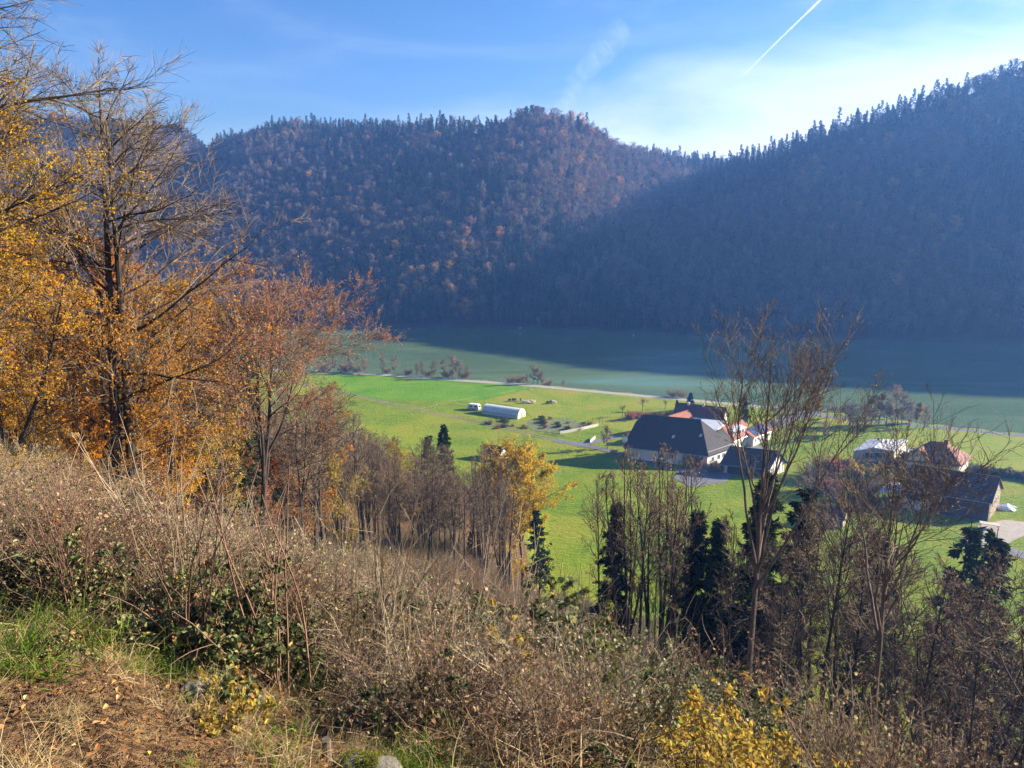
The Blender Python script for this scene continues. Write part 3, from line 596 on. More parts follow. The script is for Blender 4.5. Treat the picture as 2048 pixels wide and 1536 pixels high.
for y in (-1.0, 1.0):
    mb = MB(); mb.tube((-.1, y - .1, .33), (-.1, y + .1, .33), .33, k=14); wl = mb.build('wheel', M_dark, cv); mb = MB(); mb.tube((-.1, y - .12, .33), (-.1, y + .12, .33), .16, k=10); mb.build('rim', M_metal, wl)
mb = MB(); mb.tube((2.3, .4, .42), (3.5, 0, .42), .04); mb.tube((2.3, -.4, .42), (3.5, 0, .42), .04); mb.tube((3.3, 0, 0), (3.3, 0, .5), .04); mb.build('drawbar', M_metal, cv)

# sheep grazing
def skin(pts, edges, rad, name, mat, sub=1):
    me = bpy.data.meshes.new(name); me.from_pydata(pts, edges, []); me.materials.append(mat); o = link(name, me)
    o.modifiers.new('s', 'SKIN'); me.skin_vertices[0].data[0].use_root = True
    for i, r in enumerate(rad): me.skin_vertices[0].data[i].radius = r if isinstance(r, tuple) else (r, r)
    o.modifiers.new('u', 'SUBSURF').levels = sub; o.modifiers['u'].render_levels = sub
    for p in me.polygons: p.use_smooth = True
    return o
M_wool = plain('sheep_wool', (.62, .55, .42), .95, .15, 6, bump=.5); M_dwool = plain('dark_wool', (.05, .04, .035), .95, .3, 6)
def sheep_pts(head):
    p = [(0, 0, .62), (-.35, 0, .64), (.35, 0, .66), (.55, 0, .70 if head else .55), (.72, 0, .86 if head else .28), (.88, 0, .82 if head else .14)]
    e = [(0, 1), (0, 2), (2, 3), (3, 4), (4, 5)]; r = [(.24, .27), (.22, .24), (.2, .22), .13, .10, .06]
    for x, b in ((.34, 2), (-.36, 1)):
        for y in (-.13, .13):
            n = len(p); p += [(x, y, .42), (x + (.02 if x > 0 else .05), y, .22), (x, y, .02)]; e += [(b, n), (n, n + 1), (n + 1, n + 2)]; r += [.09, .045, .04]
    n = len(p); p += [(-.56, 0, .55)]; e += [(1, n)]; r += [.04]
    return p, e, r
shp = [(772, 101, 2, 1), (803, 97, 0, 1), (817, 97, 3, 1), (870, 99, 4, 1), (893, 116, 5, 0), (912, 119, 0, 0), (934, 110, 1, 0), (938, 118, 3, 0), (965, 110, 2, 0), (985, 119, 0, 0), (997, 115, 4, 0), (1117, 122, 5, 1), (1145, 116, 1, 1), (1165, 117, 0, 0), (1185, 121, 3, 0)]
protos = {}; nth = {0: 0, 1: 0}
for i, (zx, zy, ang, dark) in enumerate(shp):
    g = G(850 + zx / 4.55, 780 + (zy + 4) / 4.55, 2.04); key = (dark, i % 2)
    lb = ('dark brown sheep grazing in the pasture behind the greenhouse tunnel' if dark else 'cream sheep grazing in the pasture behind the greenhouse tunnel')
    if key not in protos:
        o = skin(*sheep_pts(i % 2), 'sheep', M_dwool if dark else M_wool); protos[key] = o
    else: o = protos[key].copy(); COL.objects.link(o)
    o.location = g; o.rotation_euler = (0, 0, ang * 1.1 + .3); o.scale = (1.35,) * 3; lb = ORD[nth[dark]] + ' from the left of the ' + lb.replace('sheep grazing', 'sheep'); nth[dark] += 1; tag(o, lb, 'sheep', 'dark sheep in the pasture' if dark else 'cream sheep in the pasture')

# walls, fences, garden things
M_stone = plain('pale_concrete', (.50, .46, .38), .9, .2, 1.2)
def wallrun(name, pts, h, t, mat, label, cat, group=None):
    mb = MB(); o0 = pts[0]
    for a, b in zip(pts[:-1], pts[1:]):
        d = Vector((b[0] - a[0], b[1] - a[1], 0)); n = Vector((-d.y, d.x, 0)).normalized() * t / 2
        z0 = a[2] if len(a) > 2 else 2; q = [(a[0] - o0[0] + n.x, a[1] - o0[1] + n.y), (b[0] - o0[0] + n.x, b[1] - o0[1] + n.y), (b[0] - o0[0] - n.x, b[1] - o0[1] - n.y), (a[0] - o0[0] - n.x, a[1] - o0[1] - n.y)]
        mb.prism([(x, y, 0) for x, y in q], (0, 0, 0), (0, 0, h))
    o = mb.build(name, mat); o.location = (o0[0], o0[1], 2.0); return tag(o, label, cat, group)
wallrun('garden_wall', [G(1120, 868), G(1155, 862), G(1196, 852)], .95, .25, M_stone, 'low pale concrete wall along the right edge of the vegetable plot', 'wall')
wallrun('garden_wall', [G(1180, 886), G(1190, 877)], 1.0, .25, M_stone, 'short pale wall beside the lane bend left of the farm', 'wall')
def fence(name, pts, h, step, label, rails=2, mat=None, pr=.05, post_top=None):
    root = empty(name, (pts[0][0], pts[0][1], 2.0)); tag(root, label, 'fence'); o0 = pts[0]; rl = MB(); proto = None
    pm = MB(); pm.tube((0, 0, 0), (0, 0, h), pr, pr * .9, k=5)
    for a, b in zip(pts[:-1], pts[1:]):
        d = Vector((b[0] - a[0], b[1] - a[1])); n = max(1, int(d.length / step))
        for i in range(n + (1 if b is pts[-1] else 0)):
            x, y = a[0] - o0[0] + d.x * i / n, a[1] - o0[1] + d.y * i / n
            if proto is None: c = proto = pm.build('post', mat or W_barn, root)
            else: c = proto.copy(); COL.objects.link(c)
            c.location = (x, y, 0)
        for j in range(rails): z = h * (.92 - .4 * j / max(1, rails - 1) * 1.2); rl.tube((a[0] - o0[0], a[1] - o0[1], z), (b[0] - o0[0], b[1] - o0[1], z), .02 if rails else .01, k=4)
    if rl.v: rl.build('rails', mat or W_barn, root)
    return root
fence('pasture_fence', [G(842, 823), G(880, 813), G(940, 801), G(1005, 791), G(1060, 779), G(1090, 770)], 1.2, 7.5, 'line of thin pale posts between the sown field and the pasture', 1, M_stone)
fence('paddock_fence', [G(1163, 853), G(1185, 842), G(1205, 848)], 1.3, 1.6, 'dark wire fence around the paddock corner right of the vegetable plot', 3, M_dark)
fence('garden_fence', [G(918, 837), G(980, 850), G(1040, 860), G(1118, 870)], 1.1, 2.4, 'thin wire fence along the dirt track side of the vegetable plot', 2)
fence('guard_rail', [(118, 269), (135, 260), (149, 254), (176, 241), (230, 212)], .95, 3.0, 'dark railing along the asphalt riverside road', 2, M_dark)
fence('meadow_fence', [G(1948, 942), G(1985, 950), G(2060, 955)], 1.1, 2.5, 'hedge-side fence right of the red-roofed house', 2)
fence('lane_fence', [G(1170, 893), G(1215, 903), G(1260, 915)], 1.1, 2.0, 'low wooden rail fence beside the lane left of the charcoal barn', 2)
for (x, y, lb) in ((1112, 948, 'left one of two thin white marker stakes in the meadow below the farm'), (1120, 948, 'right one of two thin white marker stakes in the meadow below the farm'), (1125, 1140, 'lone pale stake in the meadow beside the spruce')):
    mb = MB(); mb.tube((0, 0, 0), (0, 0, 1.5), .05, k=6); mb.tube((0, 0, 1.5), (0, 0, 1.56), .07, k=6); o = mb.build('marker_stake', M_frame); o.location = G(x, y); tag(o, lb, 'stake', 'white stakes in the meadow' if 'one of' in lb else None)
tb = empty('timber_platform', G(1978, 1056)); tb.rotation_euler = (0, 0, R(-25)); tag(tb, 'small timber table-like platform on the gravel below the dark brown barn', 'platform')
mb = MB(); mb.box(-2.0, 2.0, -.9, .9, 1.05, 1.17); mb.build('deck', plain('pale_planks', (.5, .45, .38), .8, .2, 3), tb)  # deck in one pale plank colour with noise
for x in (-1.8, 1.8):
    for y in (-.75, .75): mb = MB(); mb.box(x - .06, x + .06, y - .06, y + .06, 0, 1.045); mb.build('leg', W_barn, tb)
pl = empty('tarpaulin_heap', G(2012, 1018)); tag(pl, 'heap under shiny silver tarpaulin right of the dark brown barn', 'heap')
mb = MB(); mb.blob((0, 0, .2), (2.6, 1.6, 1.1), 14, 8, jit=.35); mb.build('tarpaulin', plain('silver_sheet', (.7, .72, .75), .25, .1, 1.5, metal=.3, bump=.6), pl)
for i, (px_, py_, Yl, lb) in enumerate(((1040, 659.5, 0, 'white buoy near the far bank'), (1267, 671, 0, 'white buoy in the shaded water'), (891, 652, 0, 'small white marker on the far bank below the wood'))):
    p_ = G(px_, py_ if i else 661, 0); b = empty('buoy', (p_[0], p_[1], max(0, H1(p_[0], p_[1])))); tag(b, lb, 'buoy'); mb = MB(); mb.tube((0, 0, -.3), (0, 0, .5), .55, .4, k=10); mb.build('float', M_frame, b, True); mb = MB(); mb.tube((0, 0, .5), (0, 0, 1.3), .12, .06); mb.build('topmark', M_frame, b)

def bits(name, label, cat, g_, rz, parts):
    e = empty(name, g_, R(rz)); tag(e, label, cat)
    for nm, mt, boxes in parts:
        for b_ in (boxes if nm == 'leg' or nm == 'wheel' else [boxes]):
            mb = MB()
            for q_ in ([b_] if nm in ('leg', 'wheel') else b_): (mb.tube(*q_) if len(q_) == 3 or len(q_) == 4 else mb.box(*q_))
            mb.build(nm, mt, e)
M_teal = plain('teal_fabric', (.10, .36, .34), .7, .1); M_log = plain('split_logs', (.34, .24, .14), .9, .4, 6, bump=.6)
bits('garden_canopy', 'small teal canopy just right of the small black-roofed barn', 'canopy', G(1569, 938), -20, [('cover', M_teal, [(-1.4, 1.4, -1.2, 1.2, 2.1, 2.25)]), ('leg', M_frame, [(x, x + .06, y, y + .06, 0, 2.095) for x in (-1.3, 1.2) for y in (-1.1, 1.0)])])
bits('farm_trailer', 'small white trailer standing before the gate of the charcoal barn', 'trailer', G(1368, 926), -24, [('body', M_cv, [(-1.6, 1.6, -.9, .9, .55, 1.5)]), ('wheel', M_dark, [((x, y - .08, .32), (x, y + .08, .32), .32) for x in (-.5, .5) for y in (-1.0, 1.0)]), ('drawbar', M_metal, [((1.6, 0, .6), (2.8, 0, .5), .05)])])
bits('log_pile', 'brown stack of split logs in the yard between the two black-roofed barns', 'log pile', G(1405, 943), -30, [('logs', M_log, [((-1.6, -.5 + .25 * j, .14 + .24 * i), (1.6, -.5 + .25 * j + .02 * i, .14 + .24 * i), .13) for i in range(4) for j in range(4 - i // 2)])])
bits('log_pile', 'smaller log stack by the lane left of the charcoal barn', 'log pile', G(1228, 905), 20, [('logs', M_log, [((-1.2, -.3 + .25 * j, .14 + .24 * i), (1.2, -.3 + .25 * j, .14 + .24 * i), .12) for i in range(4) for j in range(3)])])

# ------------------------------------------------------------------ plants: growing branches as arrays
def unit(v): return v / np.maximum(np.linalg.norm(v, axis=-1, keepdims=True), 1e-9)
def grow(p, d, length, r0, r1, nseg, wander, trop, g):
    """branches as polylines: p,d (N,3); trop is a pull vector (3,) or (N,3)"""
    n = len(p); P = np.zeros((n, nseg + 1, 3)); P[:, 0] = p; d = unit(d); st = (length / nseg)[:, None]
    for i in range(nseg):
        d = unit(d + g.normal(0, wander, (n, 3)) + trop); P[:, i + 1] = P[:, i] + d * st
    t = np.linspace(0, 1, nseg + 1)[None, :]
    return P, r0[:, None] * (1 - t) + r1[:, None] * t
def spawn(P, Rr, m, t0, t1, a0, a1, g, even=False):
    """m children on each parent between t0 and t1, turned a0..a1 degrees away from it"""
    n, k, _ = P.shape; t = g.uniform(t0, t1, (n, m)) if not even else t0 + (t1 - t0) * (np.arange(m)[None, :] + g.uniform(0, 1, (n, m))) / m
    f = t * (k - 1); i = np.minimum(f.astype(int), k - 2); f = (f - i)[..., None]; q = np.arange(n)[:, None]
    a = P[q, i]; b = P[q, i + 1]; pos = a * (1 - f) + b * f; tan = unit(b - a); rad = Rr[q, i] * (1 - f[..., 0]) + Rr[q, i + 1] * f[..., 0]
    ax = unit(np.cross(tan, g.normal(0, 1, tan.shape))); an = np.radians(g.uniform(a0, a1, t.shape))[..., None]
    d = tan * np.cos(an) + ax * np.sin(an)
    return pos.reshape(-1, 3), d.reshape(-1, 3), t.ravel(), rad.ravel(), np.repeat(np.arange(n), m)
def tubes(P, Rr, S):
    n, k, _ = P.shape; tan = np.zeros_like(P); tan[:, 1:-1] = P[:, 2:] - P[:, :-2]; tan[:, 0] = P[:, 1] - P[:, 0]; tan[:, -1] = P[:, -1] - P[:, -2]; tan = unit(tan)
    ref = np.where(np.abs(tan[:, :1, 2:3]) > .9, np.array([1., 0, 0]), np.array([0, 0, 1.])); ref = np.broadcast_to(ref, P.shape)
    x = unit(np.cross(ref, tan)); y = np.cross(tan, x); an = np.arange(S) * 2 * PI / S
    V = P[:, :, None] + Rr[:, :, None, None] * (x[:, :, None] * np.cos(an)[None, None, :, None] + y[:, :, None] * np.sin(an)[None, None, :, None])
    base = (np.arange(n) * k * S)[:, None, None] + (np.arange(k - 1) * S)[None, :, None] + np.arange(S)[None, None, :]
    nxt = (np.arange(n) * k * S)[:, None, None] + (np.arange(k - 1) * S)[None, :, None] + ((np.arange(S) + 1) % S)[None, None, :]
    return V.reshape(-1, 3), np.stack([base, nxt, nxt + S, base + S], -1).reshape(-1, 4)
def quads(pos, size, g, asp=.6, up=None, nrm=None, dirs=None):
    """leaf-like rhombs at pos; size (N,)"""
    n = len(pos); a = unit(g.normal(0, 1, (n, 3))) if dirs is None else unit(dirs)
    nn = unit(g.normal(0, 1, (n, 3)) + (0 if up is None else np.array([0, 0, up]))) if nrm is None else nrm
    b = unit(np.cross(nn, a)); s = size[:, None]
    V = np.stack([pos, pos + a * s * .5 + b * s * .5 * asp, pos + a * s, pos + a * s * .5 - b * s * .5 * asp], 1)
    return V.reshape(-1, 3), np.arange(4 * n).reshape(n, 4)
def leaf6(pos, size, g, asp=.6, up=None, nrm=None, dirs=None, fold=.28):
    """pointed leaves folded along the midrib"""
    n = len(pos); a = unit(g.normal(0, 1, (n, 3))) if dirs is None else unit(dirs)
    nn = unit(g.normal(0, 1, (n, 3)) + (0 if up is None else np.array([0, 0, up]))) if nrm is None else nrm
    b = unit(np.cross(nn, a)); c = np.cross(a, b); s = size[:, None]; w = s * asp * .5; cu = c * s * g.uniform(-.25, .1, (n, 1))
    V = np.stack([pos, pos + a * s * .30 + b * w + c * s * fold * .5, pos + a * s * .68 + b * w * .78 + c * s * fold * .4 + cu * .4, pos + a * s + cu, pos + a * s * .68 - b * w * .78 + c * s * fold * .4 + cu * .4, pos + a * s * .30 - b * w + c * s * fold * .5], 1)
    k = (np.arange(n) * 6)[:, None]; f = np.concatenate([k + np.array([[0, 1, 2, 3]]), k + np.array([[0, 3, 4, 5]])], 1).reshape(-1, 4)
    return V.reshape(-1, 3), f
class Geo:
    def __init__(s): s.v = []; s.f = []; s.m = []; s.c = []; s.n = 0
    def add(s, vf, m, c=None):
        v, f = vf
        if len(f) == 0: return
        s.v.append(v); s.f.append(f + s.n); s.n += len(v); s.m.append(m); s.c.append(np.zeros(len(f)) if c is None else c)
    def mesh(s, name, mats): return npmesh(name, np.concatenate(s.v), s.f, mats, s.m, s.c)
def barkmat(name, a, b, scale=3.0, bump=.5):
    m, nt, o = newmat(name); p = nt.nodes.new('ShaderNodeBsdfPrincipled'); v = coords(nt, 'Object', (1, 1, .35))
    n = N(nt, 'ShaderNodeTexNoise', Scale=scale, Detail=6.0, Roughness=.7); L(nt, v, n.inputs['Vector'])
    r = ramp(nt, [(.35, a), (.62, b)]); L(nt, n.outputs[0], r.inputs[0]); L(nt, r.outputs[0], p.inputs['Base Color']); p.inputs['Roughness'].default_value = .85; p.inputs['Specular IOR Level'].default_value = .25
    bb = N(nt, 'ShaderNodeBump', Strength=bump, Distance=.03); L(nt, n.outputs[0], bb.inputs['Height']); L(nt, bb.outputs[0], p.inputs['Normal'])
    L(nt, p.outputs[0], o.inputs['Surface']); return m
BK = barkmat('beech_bark', (.055, .045, .035), (.20, .17, .13)); BKD = barkmat('dark_bark', (.018, .015, .012), (.07, .056, .045)); BKB = barkmat('warm_brown_bark', (.06, .045, .033), (.21, .16, .115))
TW = barkmat('brown_twigs', (.085, .062, .036), (.27, .205, .125), 1.0, 0); TWP = barkmat('pale_twigs', (.18, .14, .09), (.42, .34, .23), 1.0, 0); TWG = barkmat('straw_stems', (.20, .14, .075), (.42, .32, .18), 1.0, 0); TWR = barkmat('reddish_stems', (.09, .05, .032), (.24, .145, .095), 1.0, 0)
LGY = leafmat('yellow_gold_leaves', [(0, (.40, .20, .015)), (.5, (.66, .42, .03)), (1, (.60, .52, .07))], .5)
TWB = barkmat('dark_branches', (.055, .040, .026), (.22, .165, .105), 1.2, 0)
LG = leafmat('golden_leaves', [(0, (.42, .15, .015)), (.4, (.66, .30, .02)), (.8, (.78, .46, .03)), (1, (.60, .50, .05))], .55)
LO = leafmat('copper_leaves', [(0, (.26, .09, .02)), (.45, (.48, .19, .03)), (.8, (.66, .29, .04)), (1, (.72, .40, .05))], .5)
LR = leafmat('rust_leaves', [(0, (.20, .08, .045)), (.5, (.38, .17, .10)), (1, (.52, .27, .15))], .4)
LY = leafmat('yellow_leaves', [(0, (.24, .12, .035)), (.3, (.40, .25, .05)), (.65, (.54, .41, .08)), (1, (.28, .32, .08))], .5)
LB = leafmat('buff_buds', [(0, (.14, .09, .05)), (.6, (.32, .23, .13)), (1, (.50, .40, .24))], .35)
LSG = leafmat('sage_leaves', [(0, (.07, .09, .035)), (.4, (.17, .20, .09)), (.75, (.34, .35, .20)), (1, (.52, .46, .20))], .35, .2)
LS = leafmat('spruce_needles', [(0, (.010, .020, .010)), (.6, (.025, .050, .018)), (1, (.055, .085, .025))], .2)
LBR = leafmat('bramble_leaves', [(0, (.025, .040, .014)), (.35, (.06, .085, .028)), (.6, (.14, .16, .06)), (.78, (.26, .25, .11)), (.9, (.42, .34, .10)), (1, (.40, .18, .07))], .3, .18, .5)  # the paler green stops put a grazing sheen into the leaf colour
LGR = leafmat('green_shrub_leaves', [(0, (.03, .05, .012)), (.5, (.07, .10, .02)), (1, (.20, .20, .04))], .35)
LGA = leafmat('fresh_grass', [(0, (.05, .10, .012)), (.6, (.11, .19, .02)), (1, (.25, .26, .06))], .35)
LDG = leafmat('dry_grass', [(0, (.22, .15, .07)), (.5, (.46, .35, .17)), (1, (.66, .55, .32))], .35)
LLT = leafmat('fallen_leaves', [(0, (.09, .045, .022)), (.4, (.22, .10, .04)), (.7, (.38, .19, .07)), (.9, (.50, .33, .15)), (1, (.5, .38, .05))], .15)

def tree_meshes(name, g, H_=18., r=.22, n1=34, n2=8, n3=7, tb=.25, ang=(35, 65), L1=.34, up=.10, wander=.10, lean=(0, 0), forks=0, fork_t=.3, drift=(0, 0, 0),
                leaves=6, lsize=.09, leafzone=(0, 1), bark=None, twig=None, leafm=None, top=.35, tw=.03, fa=(12, 34), lr=.0075, twr=1.0, nseg0=12, stems=1, spread=.25, leaf2=None, l2f=0, prof='dome', tlen=1.0):
    bark = bark or BK; twig = twig or TW; wood = Geo(); crown = Geo()
    n = stems; base = np.zeros((n, 3)); base[:, :2] = g.normal(0, r * 1.2, (n, 2)) * (n > 1)
    d = np.tile(np.array([lean[0], lean[1], 1.]), (n, 1)); d[:, :2] += g.normal(0, spread, (n, 2)) * (n > 1)
    hh = H_ * g.uniform(.75 if n > 1 else 1, 1.0, n)
    P0, R0 = grow(base, d, hh, np.full(n, r), np.full(n, r * .12), nseg0, tw, np.array([0, 0, .05]), g)
    if forks:
        p, dd, t, rad, par = spawn(P0, R0, forks, fork_t, fork_t + .22, *fa, g, True)
        dd[:, 2] = np.abs(dd[:, 2]) + .3
        Pf, Rf = grow(p, dd, hh[par] * (1 - t) * g.uniform(.75, 1.02, len(p)), rad * .72, rad * .10, nseg0, .06, np.array([0, 0, .07]), g)
        P0 = np.concatenate([P0, Pf]); R0 = np.concatenate([R0, Rf])
    R0 = R0.copy(); R0[:, 0] *= 1.25
    wood.add(tubes(P0, R0, 8), 0)
    m1 = max(4, n1 // len(P0)) if len(P0) > 1 else n1
    p, dd, t, rad, par = spawn(P0, R0, m1, tb, .99, *ang, g, True)
    if prof == 'dome': lp = (np.sin(np.clip((t - tb) / (1 - tb), 0, 1) * PI * .8 + .45)) * .85 + .15
    elif prof == 'tall': lp = .40 + .70 * np.sin(PI * np.clip((t - tb) / (1 - tb), 0, 1) ** .85)
    elif prof == 'cone': lp = 1.05 - .9 * (t - tb) / (1 - tb)
    elif prof == 'vase': lp = .45 + .6 * (1 - np.abs((t - tb) / (1 - tb) - .45))
    else: lp = np.ones_like(t)
    ln = H_ * L1 * np.clip(lp, .12, 2) * g.uniform(.6, 1.15, len(p)); dr = np.array(drift)
    P1, R1 = grow(p, dd, ln, np.minimum(rad * .62, .010 + ln * lr), np.full(len(p), .008 * twr), 7, wander, np.array([0, 0, up]) + dr, g)
    wood.add(tubes(P1, R1, 5), 0)
    p, dd, t, rad, par = spawn(P1, R1, n2, .18, 1., 25, 60, g, True)
    l2 = ln[par] * (1.05 - t * .6) * .48 * g.uniform(.6, 1.2, len(p))
    P2, R2 = grow(p, dd, l2, np.minimum(rad * .7, .004 + l2 * .010) * twr, np.full(len(p), .005 * twr), 5, wander * 1.3, np.array([0, 0, up * .8]) + dr, g)
    crown.add(tubes(P2, R2, 3), 0)
    p, dd, t, rad, par = spawn(P2, R2, n3, .15, 1., 20, 55, g, True)
    l3 = l2[par] * (1.05 - t * .5) * .55 * g.uniform(.6, 1.3, len(p)) * tlen + .12
    P3_, R3 = grow(p, dd, l3, np.full(len(p), .0065 * twr), np.full(len(p), .0035 * twr), 3, wander * 1.6, np.array([0, 0, up]) + dr, g)
    crown.add(tubes(P3_, R3, 3), 0)
    mats = [twig]
    if leaves and leafm:
        mats.append(leafm)
        zz = P3_[:, 0, 2] / H_; w_ = np.clip((zz - leafzone[0]) * 8, 0, 1) * np.clip((leafzone[1] - zz) * 8 + .5, 0, 1)
        clump = .5 + .5 * np.sin(P3_[:, 0, 0] * 1.7 + 3) * np.sin(P3_[:, 0, 1] * 1.9 + 1) * np.sin(P3_[:, 0, 2] * 1.3)
        w_ = w_ * np.clip(.35 + clump, 0, 1)
        sel = np.nonzero(g.uniform(0, 1, len(w_)) < w_)[0]
        if len(sel):
            q, d2, _, _, pr = spawn(P3_[sel], R3[sel], leaves, .1, 1., 30, 90, g)
            cc = np.clip(g.normal(.5, .22, len(q)) + (clump[sel][pr] - .5) * .4, 0, 1)
            crown.add(quads(q, lsize * g.uniform(.6, 1.3, len(q)), g, .75, up=.6), 1, cc)
    zm = max(v[:, 2].max() for v in wood.v + crown.v); kz = H_ / zm
    for gg in (wood, crown): gg.v = [v * np.array([(kz + 1) / 2, (kz + 1) / 2, kz]) for v in gg.v]
    return wood.mesh(name + '_trunk', [bark]), crown.mesh(name + '_crown', mats)

def spruce_meshes(name, g, H_=18., r=.2, w=3.2, n1=110, bare=.12, leafm=None, droop=-.05, dens=1.0, bark=None, irregular=.2, nl=9, ls=.42):
    wood = Geo(); crown = Geo()
    P0, R0 = grow(np.zeros((1, 3)), np.array([[0, 0, 1.]]), np.array([H_]), np.array([r]), np.array([.015]), 12, .012, np.array([0, 0, .03]), g)
    wood.add(tubes(P0, R0, 8), 0)
    p, dd, t, rad, par = spawn(P0, R0, n1, bare, .985, 70, 100, g, True)
    ln = w * (1.03 - t) ** .8 * (1 / (1 - bare) ** .8) * g.uniform(1 - irregular * 1.6, 1.1, len(p)) * np.clip((t - bare) * 14 + .45, 0, 1)
    P1, R1 = grow(p, dd, ln, .012 + ln * .012, np.full(len(p), .006), 6, .06, np.array([0, 0, droop]), g)
    P1[:, -1, 2] += ln * .04
    wood.add(tubes(P1, R1, 3), 0)
    m = max(3, int(9 * dens)); q, d2, t2, r2, pr = spawn(P1, R1, m, .12, 1., 30, 75, g, True); d2[:, 2] = d2[:, 2] * .35 - .12
    l2 = ln[pr] * .30 * (1.15 - t2) + .18
    P2, R2 = grow(q, d2, l2, np.full(len(q), .008), np.full(len(q), .004), 3, .08, np.array([0, 0, -.10]), g)
    a, d3, t3, _, p3 = spawn(P2, R2, nl, .0, 1., 20, 60, g); d3[:, 2] -= .25
    crown.add(quads(a, ls * g.uniform(.5, 1.2, len(a)), g, .32, up=1.5, dirs=d3), 0, np.clip(g.normal(.45, .25, len(a)), 0, 1))
    return wood.mesh(name + '_trunk', [bark or BKD]), crown.mesh(name + '_crown', [leafm or LS])
def shrub_meshes(name, g, h=2., w=1.6, stems=26, n2=7, n3=4, leaves=4, ls=.07, leafm=None, stem=None, arch=-.06, r=.012, twr=1.0, asp=.7, leafp=1.0):
    wood = Geo(); crown = Geo(); b = np.zeros((stems, 3)); b[:, :2] = g.normal(0, w * .13, (stems, 2))
    d = np.concatenate([g.normal(0, .38, (stems, 2)) * w / h * 1.5, np.ones((stems, 1))], 1)
    ln = h * g.uniform(.55, 1.15, stems); P0, R0 = grow(b, d, ln, np.full(stems, r), np.full(stems, r * .3), 7, .07, np.array([0, 0, arch]), g); wood.add(tubes(P0, R0, 4), 0)
    q, d2, t, rr, pr = spawn(P0, R0, n2, .2, 1., 20, 60, g, True); l2 = h * .28 * g.uniform(.5, 1.2, len(q)) * (1.2 - t * .6)
    P1, R1 = grow(q, d2, l2, np.full(len(q), r * .35 * twr), np.full(len(q), r * .15 * twr), 4, .12, np.array([0, 0, arch * .5 + .03]), g); crown.add(tubes(P1, R1, 3), 0)
    if n3:
        q, d3, t, rr, pr = spawn(P1, R1, n3, .2, 1., 25, 60, g, True); P2, R2 = grow(q, d3, l2[pr] * .5 * g.uniform(.5, 1.3, len(q)), np.full(len(q), r * .2 * twr), np.full(len(q), r * .12 * twr), 3, .15, np.array([0, 0, .0]), g); crown.add(tubes(P2, R2, 3), 0)
    else: P2, R2 = P1, R1
    mats = [stem or TW]
    if leaves and leafm:
        mats.append(leafm); k = np.nonzero(g.uniform(0, 1, len(P2)) < leafp)[0]
        q, d4, _, _, pr = spawn(P2[k], R2[k], leaves, .1, 1., 40, 90, g); crown.add((leaf6 if ls < .1 else quads)(q, ls * g.uniform(.6, 1.3, len(q)), g, asp, up=1.2), 1, np.repeat(np.clip(g.normal(.45, .25, len(q)), 0, 1), 2 if ls < .1 else 1))
    return wood.mesh(name + '_stems', [stem or TW]), crown.mesh(name + '_foliage', mats)
def blades(name, g, n=90, h=.5, w=.012, spread=.18, lean=.5, m=None):
    """a tuft of bent grass blades"""
    b = np.zeros((n, 3)); b[:, :2] = g.normal(0, spread, (n, 2)); d = np.concatenate([g.normal(0, lean, (n, 2)), np.ones((n, 1))], 1)
    P_, R_ = grow(b, d, h * g.uniform(.5, 1.2, n), np.full(n, w), np.full(n, w * .15), 4, .08, np.array([0, 0, -.16]), g)
    side = unit(np.cross(P_[:, -1] - P_[:, 0], g.normal(0, 1, (n, 3))))[:, None]
    V = np.stack([P_ - side * R_[..., None], P_ + side * R_[..., None]], 2).reshape(-1, 3); k = P_.shape[1]
    i = (np.arange(n) * k * 2)[:, None] + (np.arange(k - 1) * 2)[None]; f = np.stack([i, i + 1, i + 3, i + 2], -1).reshape(-1, 4)
    return npmesh(name, V, [f], [m], [0], [np.repeat(np.clip(g.normal(.5, .25, n), 0, 1), k - 1)])

def place(kind, meshes, x, y, sc_=1.0, rz=0.0, label=None, cat='tree', group=None, sink=.15, names=('trunk', 'crown'), tilt=(0, 0), z=None, sz=None):
    z = H1(x, y) - sink if z is None else z
    o = bpy.data.objects.new(kind, None); COL.objects.link(o); o.location = (x, y, z); o.rotation_euler = (tilt[0], tilt[1], rz); o.scale = (sc_, sc_, sz or sc_)
    tag(o, label, cat, group)
    for nme, me in zip(names, meshes): link(nme, me, o)
    return o
def at(px, Yd):   # ground point seen in direction px at depth Yd
    x = (px - 1024) / FPX * Yd
    for _ in range(4): z = H1(x, Yd); x = (px - 1024) / FPX * (Yd * math.cos(PITCH) - (z - ZC) * math.sin(PITCH))
    return x, Yd
def hgt(px, Yd, top):   # height of something on that ground whose top is seen at row top
    x, y = at(px, Yd); d = ray(px, top); return ZC + d[2] / d[1] * Yd - H1(x, y)
